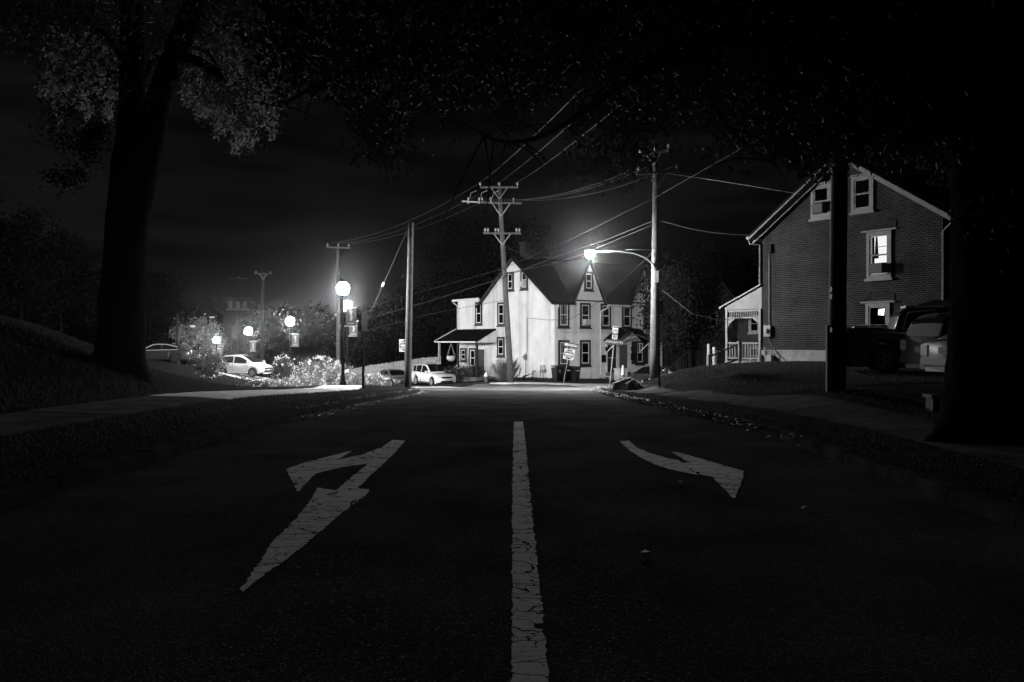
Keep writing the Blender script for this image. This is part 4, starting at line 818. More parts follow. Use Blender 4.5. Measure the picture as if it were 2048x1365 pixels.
# ------------------------------------------------------------------ vehicles
def car(loc, heading, label, paint, L=4.5, W=1.8, shoulder=None, roof=None, wb=2.7, wr=.33, fo=.85, sides=(), tumble=.28, glassmat=carglass, rim=rimm, clad=None, chrome_arch=False, name='parked_car', cat='car', grille=True, bed=None, plate=True, wheels=True):
    """shoulder: (x,z) hood/belt line; roof: (x,z) greenhouse outline from rear base to windscreen base; +x is forward"""
    e = empty(name, loc, heading, label, cat, 'parked cars')
    fa = L/2-fo; ra = fa-wb
    sx, sz = zip(*shoulder); zs = lambda x: float(np.interp(x, sx, sz))
    rx, rz_ = zip(*roof); zr = lambda x: float(np.interp(x, rx, rz_)); x0, x1 = rx[0], rx[-1]
    hw = lambda x: W/2*(1-.16*abs(2*x/L)**7)
    def zb_(x):
        z = .24+.10*max(0, abs(2*x/L)-.86)/.14
        for c in (fa, ra):
            q = (wr+.07)**2-(x-c)**2
            if q > 0: z = max(z, wr+math.sqrt(q))
        return z
    xs = sorted(set([round(-L/2+L*i/44, 4) for i in range(45)]+[round(c+(wr+.07)*math.cos(math.pi*k/12), 4) for c in (fa, ra) for k in range(13)]))
    V = []; Fs = []; k = 11
    for i, x in enumerate(xs):
        w_, b, s = hw(x), zb_(x), zs(x); en = max(0, abs(2*x/L)-.93)/.07
        s -= .07*en; mid = b+(s-b)*.45
        prof = [(w_*.95,b),(w_,mid),(w_*.985,s-.07),(w_*.93,s-.01),(w_*.5,s+.025)]
        V += [(x, y, z) for y, z in prof]+[(x, 0, s+.035)]+[(x, -y, z) for y, z in prof[::-1]]
        if i: Fs += [((i-1)*k+j, i*k+j, i*k+j+1, (i-1)*k+j+1) for j in range(k-1)]
    Fs += [tuple(range(k)), tuple((len(xs)-1)*k+j for j in range(k))[::-1]]
    mb = MB(); mb.add(V, Fs); body = mb.build('body', paint, e, True)
    m = MB(); m.box(-L/2+.12, L/2-.12, -W/2+.12, W/2-.12, .2, .62); m.build('underbody', blackp, e)
    # greenhouse
    gx = sorted(set([round(x0+(x1-x0)*i/26, 4) for i in range(27)]+[round(x, 4) for x in rx])); V = []; Fs = []; k = 9
    sy = lambda x, z: hw(x)*.925-tumble*max(0, z-zs(x))
    for i, x in enumerate(gx):
        s = zs(x)-.02; r = max(zr(x), s+.001); y1 = sy(x, r-.05)
        prof = [(hw(x)*.925, s),(y1, max(s, r-.05)),(y1-.1, r-.005),(y1*.5, r+.015)]
        V += [(x, y, z) for y, z in prof]+[(x, 0, r+.02)]+[(x, -y, z) for y, z in prof[::-1]]
        if i: Fs += [((i-1)*k+j, i*k+j, i*k+j+1, (i-1)*k+j+1) for j in range(k-1)]
    Fs += [tuple(range(k)), tuple((len(gx)-1)*k+j for j in range(k))[::-1]]
    mb = MB(); mb.add(V, Fs); mb.build('cabin', paint, e, True)
    for a, b in sides:
        for s_ in (-1, 1):
            V = []; n = 10
            for i in range(n+1):
                x = a+(b-a)*i/n; z0 = zs(x)+.03; z1 = max(z0+.005, zr(x)-.085); V += [(x, s_*(sy(x,z0)+.012), z0), (x, s_*(sy(x,z1)+.012), z1)]
            m = MB(); m.add(V, [(2*i, 2*i+2, 2*i+3, 2*i+1) for i in range(n)]); m.build('side_window', glassmat, e)
    if chrome_arch:
        for s_ in (-1, 1):
            a, b = sides[0][0], sides[-1][1]; pts = []
            for i in range(19): x = a-.05+(b-a+.1)*i/18; z = max(zs(x)+.03, zr(x)-.06); pts.append((x, s_*(sy(x,z)+.015), z))
            m = MB(); m.tube(pts, .035, 5); m.tube([(a-.1, s_*(sy(a,zs(a))+.02), zs(a)+.0), (b+.1, s_*(sy(b,zs(b))+.02), zs(b)+.0)], .025, 5); m.build('window_trim', M('satin_trim', .75, .4, .5, .3), e)
    # windscreen and rear window follow the cabin outline
    def screen(nm, xa, xb):
        V = []; n = 8
        for i in range(n+1):
            x = xa+(xb-xa)*i/n; z = zr(x); y = max(.2, sy(x, z-.05)-.09); q = .02
            V += [(x, -y, z+q-.004), (x, -y*.5, z+q+.014), (x, 0, z+q+.018), (x, y*.5, z+q+.014), (x, y, z+q-.004)]
        m = MB(); m.add(V, [(i*5+j, i*5+5+j, i*5+6+j, i*5+1+j) for i in range(n) for j in range(4)]); m.build(nm, glassmat, e, True)
    zt = max(rz_); top = [x for x, z in roof if z > zt-.09]
    screen('windscreen', max(top)+.06, x1-.10); screen('rear_window', min(top)-.05, x0+.12)
    # wheels
    if wheels:
        for c in (fa, ra):
            for s_ in (-1, 1):
                m = MB(); y0 = s_*(W/2-.10); m.lathe([(wr*.6,-.1),(wr*.93,-.105),(wr,-.06),(wr,.06),(wr*.93,.105),(wr*.6,.1)], 22, (c, y0, wr), 'y'); t_ = m.build('wheel', tyre, e, True)
                m = MB(); yo = y0+s_*.085; m.lathe([(wr*.62,-.012),(wr*.64,.012)] if s_ > 0 else [(wr*.64,-.012),(wr*.62,.012)], 20, (c, yo-s_*.02, wr), 'y')
                rm = m.build('wheel_well', blackp, t_)
                m = MB()
                for q in range(6):
                    a = 2*math.pi*q/6; m.bar((c+.04*math.cos(a), yo+s_*.006, wr+.04*math.sin(a)), (c+wr*.6*math.cos(a), yo+s_*.006, wr+wr*.6*math.sin(a)), .03, wr*.24, (math.cos(a+1.57),0,math.sin(a+1.57)))
                m.lathe([(wr*.58,-.01),(wr*.66,-.01),(wr*.66,.01),(wr*.58,.01)], 20, (c, yo+s_*.006, wr), 'y') if False else None
                for q in range(18):
                    a, b = 2*math.pi*q/18, 2*math.pi*(q+1)/18; m.bar((c+wr*.63*math.cos(a), yo+s_*.004, wr+wr*.63*math.sin(a)), (c+wr*.63*math.cos(b), yo+s_*.004, wr+wr*.63*math.sin(b)), .03, .03, (0,1,0))
                m.build('rim', rim, t_)
    # lamps, grille, bumper, plates, mirrors, handles, seams
    zf, zk = zs(L/2-.1), zs(-L/2+.1)
    for s_ in (-1, 1):
        m = MB(); y = s_*W*.34
        m.prism([(L/2-.33,s_*W*.47,zf-.16),(L/2-.06,y+s_*.07,zf-.19),(L/2+.012,y-s_*.14,zf-.17),(L/2-.0,y-s_*.14,zf-.06),(L/2-.1,y+s_*.08,zf-.05),(L/2-.38,s_*W*.475,zf-.04)], (.0,s_*.02,.0)); m.build('headlight', lampglass, e)
        m = MB(); m.box(-L/2-.012,-L/2+.08,min(s_*W*.3,s_*W*.43),max(s_*W*.3,s_*W*.43),zk-.36,zk-.1); m.build('tail_light', M('tail_lens', .03, .4, .1), e)
        xm = x1-.38; m = MB(); m.box(xm-.06,xm+.1,min(s_*(W/2-.02),s_*(W/2+.16)),max(s_*(W/2-.02),s_*(W/2+.16)),zs(xm)+.02,zs(xm)+.17); m.build('mirror', paint, e)
        for a, b in sides[:2]:
            m = MB(); xq = a+.12; m.box(xq,xq+.18,min(s_*(hw(xq)-.01),s_*(hw(xq)+.025)),max(s_*(hw(xq)-.01),s_*(hw(xq)+.025)),zs(xq)-.2,zs(xq)-.165); m.build('handle', chrome if chrome_arch else paint, e)
            m = MB(); xq = b+.03; m.box(xq,xq+.012,min(s_*(hw(xq)-.05),s_*(hw(xq)+.004)),max(s_*(hw(xq)-.05),s_*(hw(xq)+.004)),.36,zs(xq)-.05); m.build('door_seam', blackp, e)
        m = MB(); m.box(ra+wr+.1,fa-wr-.1,min(s_*(W/2-.1),s_*(W/2+.008)),max(s_*(W/2-.1),s_*(W/2+.008)),.25,.36); m.build('sill', clad or paint, e)
    if grille:
        m = MB(); m.box(L/2-.05,L/2+.018,-W*.24,W*.24,zf-.2,zf-.07); gg = m.build('grille', blackp, e)
        m = MB(); m.box(L/2+.019,L/2+.026,-W*.235,W*.235,zf-.145,zf-.125); m.box(L/2+.019,L/2+.026,-.015,.015,zf-.2,zf-.07); m.build('grille_bar', chrome, gg)
        m = MB(); m.prism([(L/2-.02,-W*.32,.3),(L/2-.02,W*.32,.3),(L/2-.02,W*.26,.47),(L/2-.02,-W*.26,.47)], (.035,0,0)); m.build('air_intake', blackp, e)
        m = MB(); m.box(L/2-.04,L/2+.02,-W*.33,W*.33,.22,.29); m.build('skid_plate', chrome if clad else paint, e)
    if plate: m = MB(); m.box(-L/2-.02,-L/2-.005,-.15,.15,.62,.77); m.build('number_plate', M('plate', .1, .7, .05), e)
    m = MB(); m.box(-L/2-.01,-L/2+.1,-W*.44,W*.44,.36,.52); m.build('rear_bumper', clad or paint, e)
    return e
sedan = dict(L=4.7, W=1.82, shoulder=[(-2.35,.92),(-1.6,.98),(0,.95),(.9,.92),(2.0,.78),(2.35,.66)], roof=[(-1.95,.98),(-1.3,1.27),(-.7,1.42),(0,1.45),(.35,1.4),(1.25,.94)], sides=((-1.35,-.35),(-.25,.85)))
suv = dict(L=4.88, W=1.86, shoulder=[(-2.44,1.05),(-1.5,1.06),(0,1.03),(1.1,1.04),(2.1,.95),(2.44,.82)], roof=[(-2.36,1.05),(-2.2,1.45),(-1.9,1.63),(-.6,1.7),(.1,1.67),(.4,1.6),(1.25,1.05)], sides=((-1.95,-1.4),(-1.32,-.4),(-.3,.75)), wr=.36, wb=2.88, tumble=.22)
hatch = dict(L=3.85, W=1.68, shoulder=[(-1.92,1.0),(-1.0,.98),(0,.93),(.9,.92),(1.7,.8),(1.92,.68)], roof=[(-1.82,1.0),(-1.65,1.3),(-1.4,1.47),(-.6,1.53),(.0,1.5),(.35,1.42),(1.25,.93)], sides=((-1.45,-.45),(-.35,.75)), wb=2.45, wr=.3, fo=.75)
def hx(dx, dy): return math.atan2(dy, dx)
def put(px, d): p = at(px, 700, d); return (p.x, d, T(p.x, d)+.02)
car(at(866,771,63.0), hx(.52,-.85), 'white crossover parked facing the junction before the porch', paintw, clad=blackp, name='parked_suv', **suv)
car(at(788,773,68.0), hx(.52,-.85), 'dark grey sedan parked by the board fence, half behind the short pole', paintg, **sedan)
car(at(490,752.5,57), hx(.95,-.3), 'white hatchback parked among the shrubs on the left', paintw, **hatch)
car(at(318,724,62.0), hx(-.96,-.28), 'dark sedan with a bright arched window line behind the bank', paintd, chrome_arch=True, rim=blackp, **sedan)
bk = car(at(384,752,76.0), hx(.75,-.66), 'dark wagon carrying two bicycles on its roof under the lit tree', paintd, **suv)
for i, xx in enumerate((-.9, .55)):
    o = bk.location+Vector((math.cos(bk.rotation_euler.z)*xx, math.sin(bk.rotation_euler.z)*xx, 1.78))
    e = empty('bicycle', o, bk.rotation_euler.z+.15+.1*i, f'{("left","right")[i]} bicycle standing on the roof of the dark wagon', 'bicycle', 'bicycles on the wagon roof')
    for xw in (-.5, .5):
        m = MB(); pts = [(xw+.31*math.cos(2*math.pi*k/20), 0, .33+.31*math.sin(2*math.pi*k/20)) for k in range(21)]; m.tube(pts, .022, 5); [m.tube([(xw,0,.33),(xw+.3*math.cos(q),0,.33+.3*math.sin(q))], .004, 4) for q in np.arange(0, 6.28, .52)]; m.build('wheel', tyre, e)
    m = MB(); A, Bq, Cq, D = (-.5,0,.33), (-.1,0,.3), (-.2,0,.82), (.36,0,.86)
    for a, b in ((A,Bq),(Bq,Cq),(A,Cq),(Cq,D),(Bq,D),(D,(.5,0,.33))): m.tube([a,b], .018, 6)
    m.build('frame', paintd, e); m = MB(); m.tube([(.34,-.28,1.0),(.36,0,.95),(.34,.28,1.0)], .014, 5); m.tube([D,(.36,0,.95)], .014, 5); m.build('handlebar', blackp, e)
    m = MB(); m.prism([(-.32,-.07,.9),(-.05,-.02,.9),(-.05,.02,.9),(-.32,.07,.9)], (0,0,.04)); m.tube([Cq,(-.22,0,.9)], .014, 5); m.build('saddle', blackp, e)
car(put(1310, 49), hx(-.8,-.6), 'dark car parked behind the street light pole', paintd, **sedan)
# driveway of the brick house: pickup, silver wagon, dark car, white car
zdr = lambda x, y: T(x, y)+.12
p = at(1892, 740, 22.5); pk = car((p.x, 22.5, zdr(p.x,22.5)), R(-18), 'dark pickup truck with a light cab standing in the driveway', paints if False else paintd, L=5.6, W=1.95, wb=3.5, wr=.42, fo=.95, tumble=.22, name='pickup_truck', cat='pickup',
    shoulder=[(-2.8,1.25),(-1.5,1.25),(-1.3,1.22),(1.2,1.18),(2.3,1.08),(2.8,.98)], roof=[(-1.45,1.23),(-1.3,1.7),(-1.12,1.86),(.6,1.9),(.9,1.84),(1.6,1.19)], sides=((-1.2,-.45),(-.32,.5),(.6,1.1)), rim=metalgrey, grille=True, plate=True)
m = MB(); m.box(-2.72,-1.52,-.85,.85,1.292,1.298); m.build('bed_cover', blackp, pk)
m = MB(); yy = lambda z: -(.975*.925-.22*(z-1.22)+.03); fr = [(-1.24,1.25),(-1.1,1.72),(-.42,1.78),(-.42,1.25),(-1.24,1.25)]
m.tube([(x, yy(z), z) for x, z in fr], .022, 5); m.build('window_trim', M('satin_trim', .75, .4, .5, .3), pk)
m = MB(); m.box(-1.1,-.85,-.5,.5,1.885,1.93); m.build('roof_lamps', lampglass, pk)
p = at(2012, 740, 21.0); car((p.x, 21.0, zdr(p.x,21.0)), R(6), 'silver wagon seen from behind, right of the pickup', paints, rim=blackp, **suv)
p = at(2074, 765, 18.3); car((p.x, 18.3, zdr(p.x,18.3)), R(8), 'black car with a pale number plate in front of the silver wagon', M('black_dull_paint', .008, .5, .1), rim=blackp, **sedan)
p = at(1752, 740, 28.0); car((p.x, 28.0, zdr(p.x,28.0)), R(64), 'white car hidden behind the pole and pickup', M('dull_white_paint', .3, .5, .3), rim=blackp, **sedan)

# ------------------------------------------------------------------ vegetation
def clumped(n, K, ctr, rad, sp, r=rng, shell=.55):
    u = unit(r.normal(size=(K,3))); rr = r.uniform(shell, 1, K)[:,None]; cc = np.array(ctr)+u*rr*np.array(rad)
    i = r.integers(0, K, n); return cc[i]+r.normal(size=(n,3))*sp*r.uniform(.5,1.3,K)[i][:,None]
def tree(base, h, ctr_z, rad, label, nleaf=9000, leaf=.22, mat=leafbg, tr=.2, group='background trees', K=60, sp=.55, name='tree'):
    e = empty(name, base, random.uniform(0,6), label, 'tree', group)
    m = MB(); m.tube([(0,0,-.6),(.05,0,h*.2),(-.05,.08,h*.45),(.05,.0,ctr_z)], [tr*1.3,tr,tr*.8,tr*.4], 10)
    for k in range(6):
        a = k*1.05+random.uniform(-.3,.3); s = Vector((0,0,h*(.3+.06*k))); t = Vector((math.cos(a)*rad[0]*.65, math.sin(a)*rad[1]*.65, ctr_z+random.uniform(-.2,.5)*rad[2]))
        m.tube([s, s.lerp(t,.5)+Vector((0,0,.3)), t], [tr*.5,tr*.3,tr*.08], 6)
    m.build('trunk', twig, e, True)
    P = clumped(nleaf, K, (0,0,ctr_z), rad, sp); V, Fc = leafmesh(P, leaf); npmesh('crown', V, Fc, mat, e); return e
def bt(px, py_base, d, h, rad, cz, lb, **k): p = at(px, py_base, d); return tree(p, h, cz, rad, lb, **k)
bt(930, 755, 72, 14, (4.6,4,5.2), 9.0, 'large dark tree rising behind the white house', nleaf=16000, leaf=.34, K=90, sp=.7, tr=.35)
bt(1035, 755, 76, 13, (4,4,3.6), 10.6, 'tree top showing above the white gable', nleaf=9000, leaf=.34, K=60, sp=.7, tr=.3)
bt(850, 755, 84, 10, (3.4,3.4,4.6), 5.6, 'dark tree between the fence and the white house', nleaf=9000, leaf=.34)
bt(775, 755, 88, 8.5, (4.5,3.5,4.2), 4.4, 'dark bushy tree behind the board fence', nleaf=9000, leaf=.36)
bt(705, 755, 92, 7, (4,3,3.6), 3.6, 'low dark tree left of the board fence', nleaf=7000, leaf=.36)
bt(1370, 740, 56, 8, (2.7,2.5,3.6), 5.2, 'dark leafy tree right of the street light pole', nleaf=11000, leaf=.26)
bt(1335, 740, 53, 7, (1.2,1.2,2.6), 4.2, 'narrow leafy tree directly behind the street light pole', nleaf=5000, leaf=.22, mat=leafmid)
bt(1480, 735, 75, 11, (4,4,4.6), 7.2, 'round dark tree top left of the brick house', nleaf=10000, leaf=.34, tr=.3)
bt(1400, 735, 88, 11, (4,4,4), 8.2, 'distant dark tree behind the narrow house', nleaf=8000, leaf=.38, tr=.3)
bt(396, 745, 86, 5.6, (2.6,2.4,2.4), 3.2, 'small tree lit from below by the farthest globe lamp', nleaf=9000, leaf=.26, mat=shrubm, K=70, sp=.4)
for px, d, h, lb in ((40,70,12.5,'dark tree at the left edge beyond the bank'),(120,78,10.5,'dark rounded tree behind the bank, left of the big trunk'),(300,95,9,'dark low tree just right of the big trunk'),(-60,62,13,'dark tree cut by the left edge of the picture'),(200,90,10,'dark tree hidden behind the big trunk')):
    bt(px, 690, d, h, (h*.42,h*.36,h*.42), h*.55, lb, nleaf=8000, leaf=.36)
def shrub(px, py, d, rad, lb, n=5000, leaf=.07, mat=shrubm, fl=0, K=40, sp=.16):
    p = at(px, py, d); p.z = min(p.z, T(p.x, d)+.05) if d < 60 else p.z
    e = empty('shrub', p, 0, lb, 'shrub', 'garden shrubs')
    m = MB(); [m.tube([(0,0,-.1),(math.cos(a)*rad[0]*.35,math.sin(a)*rad[1]*.35,rad[2]*.6),(math.cos(a)*rad[0]*.7,math.sin(a)*rad[1]*.7,rad[2]*1.3)], [.025,.018,.006], 5) for a in np.arange(0, 6.28, .9)]; m.build('stems', twig, e)
    P = clumped(n, K, (0,0,rad[2]*.95), rad, sp, shell=.45); P = P[P[:,2] > -.1]; V, Fc = leafmesh(P, leaf, droop=.1); npmesh('foliage', V, Fc, mat, e)
    if fl: P = clumped(fl, K*2, (0,0,rad[2]*1.0), [q*1.08 for q in rad], .05, shell=.85); P = P[P[:,2] > .05]; V, Fc = leafmesh(P, leaf*1.2, droop=0, wid=.9); npmesh('blossom', V, Fc, flower, e)
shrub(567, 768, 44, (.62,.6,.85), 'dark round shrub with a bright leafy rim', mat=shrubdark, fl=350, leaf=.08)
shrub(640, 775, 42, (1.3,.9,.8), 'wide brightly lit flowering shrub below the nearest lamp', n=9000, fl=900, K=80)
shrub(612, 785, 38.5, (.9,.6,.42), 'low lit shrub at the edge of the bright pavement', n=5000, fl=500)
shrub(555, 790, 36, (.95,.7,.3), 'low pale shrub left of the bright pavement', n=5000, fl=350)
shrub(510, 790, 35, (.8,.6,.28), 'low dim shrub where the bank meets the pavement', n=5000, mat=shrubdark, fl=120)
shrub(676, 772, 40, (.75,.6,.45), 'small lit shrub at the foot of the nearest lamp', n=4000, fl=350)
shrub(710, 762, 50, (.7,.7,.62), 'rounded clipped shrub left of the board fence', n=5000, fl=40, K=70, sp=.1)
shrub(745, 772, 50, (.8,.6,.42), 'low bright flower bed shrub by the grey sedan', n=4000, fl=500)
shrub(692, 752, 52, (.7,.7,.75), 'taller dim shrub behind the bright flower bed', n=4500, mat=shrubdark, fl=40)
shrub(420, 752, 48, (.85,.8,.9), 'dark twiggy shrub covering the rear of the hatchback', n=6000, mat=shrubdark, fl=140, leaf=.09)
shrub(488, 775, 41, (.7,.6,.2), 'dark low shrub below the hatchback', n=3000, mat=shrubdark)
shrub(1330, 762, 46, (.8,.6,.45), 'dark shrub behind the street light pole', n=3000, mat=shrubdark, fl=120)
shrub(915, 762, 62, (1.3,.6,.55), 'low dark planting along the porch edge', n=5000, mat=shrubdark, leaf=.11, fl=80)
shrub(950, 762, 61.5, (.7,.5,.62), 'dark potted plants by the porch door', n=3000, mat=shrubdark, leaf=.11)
# tall wild grass bush before the white house
p = at(1012, 764, 55); p.z = T(p.x, 55); e = empty('wild_bush', p, 0, 'wild grassy bush at the foot of the leaning pole', 'bush')
n = 650; a = rng.uniform(0, 6.283, n); rr = np.minimum(np.abs(rng.normal(0, .32, n)), .75); bs = np.stack([rr*np.cos(a)*1.3, rr*np.sin(a), np.zeros(n)], 1)
hh = rng.uniform(.6, 1.7, n)*np.exp(-(rr/1.1)**2); tip = bs+np.stack([np.cos(a)*rr*.5+rng.normal(0,.34,n), np.sin(a)*rr*.5+rng.normal(0,.34,n), hh], 1)
u = np.stack([-np.sin(a), np.cos(a), np.zeros(n)], 1)*.010; midp = bs+(tip-bs)*np.array([.35,.35,.65])
V = np.stack([bs-u, bs+u, midp+u*.8, tip, midp-u*.8], 1).reshape(-1,3); npmesh('blades', V, np.arange(5*n).reshape(n,5), M('wild_grass', .09, .8, .1, nz=(3,.5), trans=.03), e)
P = clumped(11000, 90, (.05,0,.8), (1.05,.8,.8), .17, shell=.1); V, Fc = leafmesh(P, .07, droop=-.6, wid=.2); npmesh('leaves', V, Fc, M('wild_grass', .09), e)

# the two big street trees: trunks, limbs and overhanging crowns
def limb(m, pts, r0, r1, n=8):
    pts = [Vector(p) for p in pts]; q = []
    for i in range(len(pts)-1):
        p0, p1, p2, p3 = pts[max(i-1,0)], pts[i], pts[i+1], pts[min(i+2,len(pts)-1)]
        for k in range(4):
            t = k/4; q.append(.5*((2*p1)+(p2-p0)*t+(2*p0-5*p1+4*p2-p3)*t*t+(3*p1-p0-3*p2+p3)*t**3))
    q.append(pts[-1]); N = len(q); m.tube([p+Vector((random.gauss(0,min(r1,.04)*.35),random.gauss(0,min(r1,.04)*.35),0)) for p in q], [r0+(r1-r0)*(i/(N-1))**.8 for i in range(N)], n); return q
from mathutils import noise as mn
def rough_limb(m, pts, rad, n=32, seg=7):
    pts = [Vector(p) for p in pts]; q = []; rr = []
    for i in range(len(pts)-1):
        p0, p1, p2, p3 = pts[max(i-1,0)], pts[i], pts[i+1], pts[min(i+2,len(pts)-1)]
        for k in range(seg):
            t = k/seg; q.append(.5*((2*p1)+(p2-p0)*t+(2*p0-5*p1+4*p2-p3)*t*t+(3*p1-p0-3*p2+p3)*t**3)); rr.append(rad[i]+(rad[i+1]-rad[i])*t)
    q.append(pts[-1]); rr.append(rad[-1]); o = len(m.v); m.tube(q, rr, n)
    for j in range(len(q)*n):
        i, k = divmod(j, n); v = Vector(m.v[o+j]); d = v-q[i]; a = 2*math.pi*k/n
        f = 1+.10*mn.noise(v*1.1)+.07*mn.noise(Vector((math.cos(a)*5, math.sin(a)*5, v.z*1.6)))+.05*mn.noise(Vector((math.cos(a)*12, math.sin(a)*12, v.z*3)))
        f += max(0, 1-i/(seg*2.2))*.28*math.sin(a*5+1.3) if rad[0] > .7 else 0
        m.v[o+j] = tuple(q[i]+d*f)
bound = lambda px: np.interp(px, [-400,0,60,90,200,300,330,380,480,540,600,680,740,790,840,960,1010,1100,1180,1240,1290,1305,1345,1380,1430,1480,1560,1600,1700,1790,1850,1900,2000,2500], [330,120,150,235,240,225,150,210,330,280,190,215,320,300,235,210,250,200,215,310,300,262,262,255,240,300,310,360,330,345,330,420,560,600])
def crown_pts(n, ctr, rad, K, sp, ragged=60):
    u = unit(rng.normal(size=(K,3))); rr = rng.uniform(.15, 1, K)[:,None]**.5; cc = np.array(ctr)+u*rr*np.array(rad)
    i = rng.integers(0, K, n); P = cc[i]+rng.normal(size=(n,3))*sp*np.array([1,1,.7])
    y = np.maximum(P[:,1], .3); px = CX+F*P[:,0]/y; py = CY-F*(P[:,2]-CAMZ)/y
    inf = (P[:,1] > .5)&(px > -300)&(px < 2350)
    bd = bound(px)-np.abs(rng.normal(0, ragged, n))*.5-25*np.sin(px*.021+cc[i][:,0]*3)
    return P[(~inf)|(py < bd)]
def twigs(P, m, cnt, r):
    for q in P[rng.integers(0, len(P), cnt)]:
        d = Vector(rng.normal(size=3)); d.z = abs(d.z)*.8+.2; d = d.normalized()*rng.uniform(.35,.9); a = Vector(q); m.tube([a, a+d*.5+Vector(rng.normal(size=3)*.05), a+d], [r*.5,r*.8,r], 4, False)
# left tree
bl = Vector((-9.9, 20, T(-9.9,20)-.3)); e = empty('big_tree', bl, 0, 'massive forked tree trunk on the bank at the left', 'tree', 'big street trees')
A = lambda px, py, d: at(px, py, d)-bl
m = MB(); rough_limb(m, [A(236,770,20), A(240,735,20), A(243,690,20), A(246,560,20), A(256,430,20), A(262,330,20), A(264,240,20), A(266,100,20.2), A(262,-60,20.5), A(250,-260,21)], [.85,.66,.56,.51,.5,.44,.33,.30,.28,.24])
rough_limb(m, [A(262,460,20), A(282,370,20), A(300,290,19.9), A(318,200,19.7), A(350,110,19.4), A(390,10,19), A(440,-110,18.6), A(520,-260,18)], [.34,.36,.32,.29,.27,.25,.23,.18])
tk = m.build('trunk', bark, e, True)
m = MB(); limb(m, [A(350,105,19.4), A(410,130,18.6), A(440,155,18.2)], .14, .10, 8); limb(m, [A(262,-40,20.5), A(160,-120,19), A(20,-160,17)], .2, .05); limb(m, [A(440,-110,18.6), A(520,0,15.5), A(620,60,14), A(760,95,13)], .18, .03)
limb(m, [A(264,200,20), A(330,100,22.5), A(420,110,24.5), A(470,220,25)], .14, .02); limb(m, [A(262,150,20.3), A(200,60,23), A(150,120,24)], .12, .02); m.build('limbs', bark, e, True)
PB = np.concatenate([crown_pts(26000, (-10,19,12.5), (8,7,5.5), 240, .5), crown_pts(9000, (-3,14,9.5), (5,4,3), 110, .45)])
PB = np.concatenate([PB, crown_pts(12000, (-8,22,10), (6,5,4), 120, .4)])
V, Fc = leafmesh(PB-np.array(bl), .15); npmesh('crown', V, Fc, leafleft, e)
# drooping sprays on the far side of the crown, lamp light put into a paler leaf colour
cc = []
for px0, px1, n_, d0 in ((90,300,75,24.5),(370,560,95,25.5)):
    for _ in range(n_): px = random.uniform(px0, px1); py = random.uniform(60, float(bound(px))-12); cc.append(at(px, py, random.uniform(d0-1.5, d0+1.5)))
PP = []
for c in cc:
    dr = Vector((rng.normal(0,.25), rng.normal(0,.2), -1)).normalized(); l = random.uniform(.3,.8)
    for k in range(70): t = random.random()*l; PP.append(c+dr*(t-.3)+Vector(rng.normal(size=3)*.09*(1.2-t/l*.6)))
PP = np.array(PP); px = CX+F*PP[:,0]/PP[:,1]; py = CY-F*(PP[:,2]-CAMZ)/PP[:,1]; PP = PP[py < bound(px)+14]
V, Fc = leafmesh(PP-np.array(bl), .13, droop=1.0); npmesh('lit_sprays', V, Fc, leaflit, e)['label'] = 'drooping outer leaves coloured paler as lamp-lit'
P = crown_pts(300, (-9,24,6.5), (1,1,1), 8, .3)
V, Fc = leafmesh(clumped(1800, 16, (-10.6+.0,19.2,6.2), (.9,.5,1.3), .16)-np.array(bl), .12); npmesh('trunk_sprouts', V, Fc, leafdark, e)
# right tree
br_ = Vector((6.5, 10.7, T(6.5,10.7)-.05)); e = empty('big_tree', br_, 0, 'huge black tree trunk at the right edge', 'tree', 'big street trees')
A = lambda px, py, d: at(px, py, d)-br_
m = MB(); rough_limb(m, [Vector((0,0,-.15)), Vector((0,0,.12)), Vector((0,0,.45)), Vector((.02,0,1.2)), Vector((.05,0,2.4)), Vector((.02,.1,3.8)), Vector((-.1,.1,5.4)), Vector((-.3,.2,7.5)), Vector((-.4,0,10.5))], [1.0,.82,.68,.6,.56,.54,.5,.4,.25], 40, 8)
m.build('trunk', bark, e, True)
m = MB(); tips = []
for pts, r0 in (([Vector((0,0,4.6)), A(1750,40,11), A(1500,60,11.5), A(1250,128,12), A(1020,125,12), A(860,95,12), A(720,130,12.5), A(560,212,13)], .17),
                ([A(1500,62,11.5), A(1360,110,11), A(1245,168,10.6), A(1150,236,10.4), A(1065,278,10.4), A(1000,282,10.5), A(963,268,10.6)], .075),
                ([A(1250,128,12), A(1150,60,12.5), A(980,20,13), A(760,-20,13.5)], .09), ([Vector((0,0,5)), A(1850,-120,9), A(1500,-260,7), A(1000,-300,6.5)], .2),
                ([A(860,95,12), A(820,150,12), A(770,200,12.2), A(720,272,12.4)], .05), ([A(1420,90,11.2), A(1420,190,11), A(1470,270,10.9), A(1545,328,10.8)], .045),
                ([Vector((-.1,.1,5.2)), A(1980,-80,12.5), A(1850,60,15), A(1750,200,17)], .15), ([Vector((0,0,4)), Vector((1.5,-2,6)), Vector((3.5,-4,8))], .2), ([A(1300,120,11.8), A(1290,220,11.6), A(1240,300,11.5)], .04)):
    tips += limb(m, pts, r0, r0*.16, 8)
m.build('limbs', twig, e, True)
PR_ = np.concatenate([crown_pts(60000, (5.5,12,8.6), (8.5,6.5,4.3), 420, .42), crown_pts(26000, (1,12,7.6), (7,3.5,2.4), 260, .34), crown_pts(26000, (8,14.5,6), (5,5,3.2), 240, .4)])
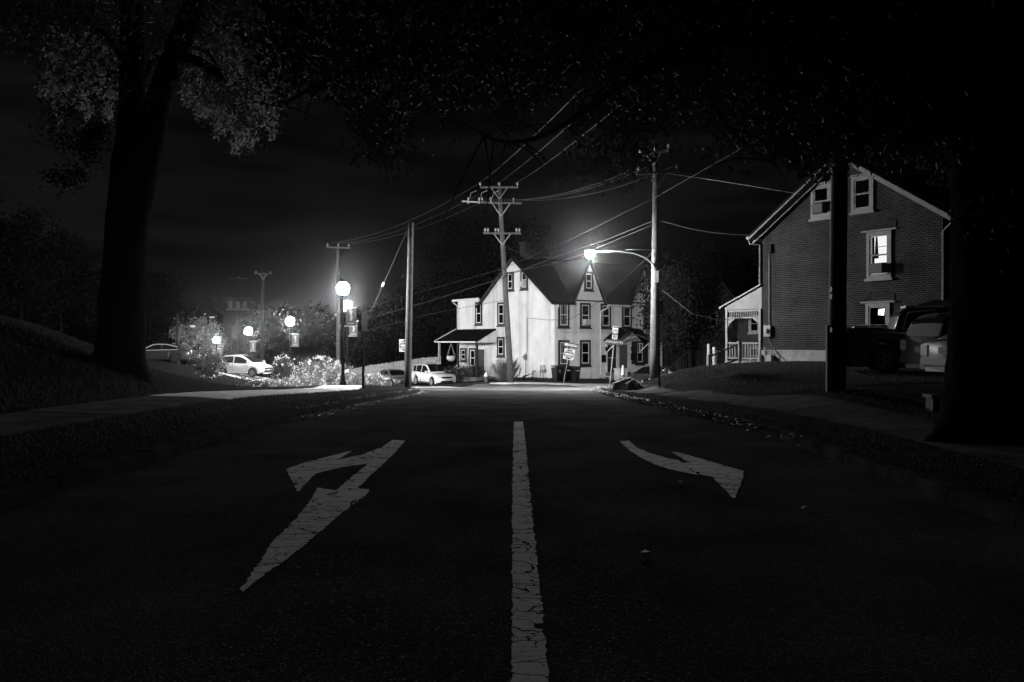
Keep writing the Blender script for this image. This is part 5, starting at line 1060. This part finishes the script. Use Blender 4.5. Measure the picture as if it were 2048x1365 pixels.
def frustum_fill(n, px0, px1, py0, d0, d1, K, sp):
    px = rng.uniform(px0, px1, K); py = py0+(bound(px)-15-py0)*rng.uniform(0, 1, K)**.8; d = rng.uniform(d0, d1, K)
    c = np.stack([(px-CX)*d/F, d, CAMZ-(py-CY)*d/F], 1); i = rng.integers(0, K, n); P = c[i]+rng.normal(size=(n,3))*sp
    q = CX+F*P[:,0]/P[:,1]; r_ = CY-F*(P[:,2]-CAMZ)/P[:,1]; return P[r_ < bound(q)+12*np.sin(q*.05)]
PR_ = np.concatenate([PR_, frustum_fill(26000, 540, 2100, -60, 9.5, 15, 420, .22), frustum_fill(12000, 1530, 1900, 120, 12, 16, 130, .2)])
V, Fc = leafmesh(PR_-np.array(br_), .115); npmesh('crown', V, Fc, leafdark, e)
m = MB(); twigs(PR_-np.array(br_), m, 900, .012)
for q in tips[::2]:
    for k in range(2): d = Vector((rng.normal(0,.4), rng.normal(0,.4), rng.normal(-.15,.35))); m.tube([q, q+d*.5+Vector((0,0,.06)), q+d], [.014,.01,.004], 4, False)
m.build('twigs', twig, e)
sp_ = []
for (px, py, d) in ((770,250,12.3),(745,290,12.3),(785,300,12.4),(1240,310,11.4),(1215,315,11.4),(1290,290,11.4),(1180,290,11.2),(1000,225,11),(1470,280,10.9),(1330,215,11.2),(890,215,12)):
    c = at(px, py, d); sp_.append(np.array(c)+rng.normal(size=(170,3))*np.array([.22,.22,.2]))
V, Fc = leafmesh(np.concatenate(sp_)-np.array(br_), .09, droop=1.0); npmesh('hanging_sprays', V, Fc, leafdark, e)

# ------------------------------------------------------------------ hills and far woods
def ridge(name, d, prof, x0, x1, mat):
    xs = np.linspace(x0, x1, 160); z = np.interp(xs, [p[0] for p in prof], [p[1] for p in prof]); V = []; n = len(xs)
    for f, dy in ((0,-60),(.55,-30),(1,0),(.6,40),(0,90)): V += [(x, d+dy, -6+(zz+6)*f) for x, zz in zip(xs, z)]
    i = np.arange(5*n).reshape(5, n); o = npmesh(name, np.array(V), np.stack([i[:-1,:-1], i[:-1,1:], i[1:,1:], i[1:,:-1]], 2).reshape(-1,4), mat, None, True); o['kind'] = 'structure'; return xs, z
pf = [(-190,9),(-120,11.5),(-90,12.5),(-60,10.5),(-40,8),(-20,6),(20,5),(90,7),(160,8)]
xs, z = ridge('hill', 250, pf, -200, 170, soil)
n = 26000; cx_ = rng.uniform(-195, 165, 500); cz = np.interp(cx_, [p[0] for p in pf], [p[1] for p in pf]); i = rng.integers(0, 500, n); f = rng.uniform(0,1,500)[i]
P = np.stack([cx_[i]+rng.normal(0,1.6,n), 250-55*f+rng.normal(0,1.6,n), -6+(cz[i]+6)*(1-f*.85)+1+np.abs(rng.normal(0,1.3,n))], 1)
V, Fc = leafmesh(P, 1.0); tag(npmesh('far_woods', V, Fc, leafbg), 'black wooded ridge on the horizon behind the lamps', 'woods', kind='stuff')
for px, py, lb in ((409,625,'tiny far house with one lit window on the ridge'),(424,633,'tiny far building with a pale lit strip')):
    p = at(px, py+3, 188); e = empty('far_house', (p.x, 188, p.z-2), 0, lb, 'house', 'far houses on the ridge')
    m = MB(); m.prism([(-2.5,0,-6),(2.5,0,-6),(2.5,0,2.5),(0,0,4.2),(-2.5,0,2.5)], (0,6,0)); m.build('wall', leafbg, e)
    m = MB(); m.box(-.25 if px < 420 else -.6,.25 if px < 420 else .6,-.06,-.01,1.9 if px < 420 else 2.1,2.3); m.build('window', farwin, e)
    m = MB(); m.bar((-2.9,-.2,2.3),(0,-.2,4.4),.3,.2,(0,1,0)); m.bar((2.9,-.2,2.3),(0,-.2,4.4),.3,.2,(0,1,0)); m.build('roof_edge', roofm, e)

# ------------------------------------------------------------------ thin haze volume, added to give the lamps a lens-like bloom
hz = MB(); hz.box(-230, 230, -40, 345, -8, 26); ho = hz.build('haze', None); tag(ho, 'thin added haze giving the lamps a lens-like bloom', 'haze', kind='stuff')
hm_ = bpy.data.materials.new('haze'); hm_.use_nodes = True; t = hm_.node_tree; t.nodes.remove(t.nodes['Principled BSDF'])
pv = t.nodes.new('ShaderNodeVolumePrincipled'); pv.inputs['Color'].default_value = (.9,.9,.9,1); pv.inputs['Density'].default_value = HAZE; pv.inputs['Anisotropy'].default_value = .97
t.links.new(pv.outputs[0], t.nodes['Material Output'].inputs['Volume']); ho.data.materials.append(hm_)
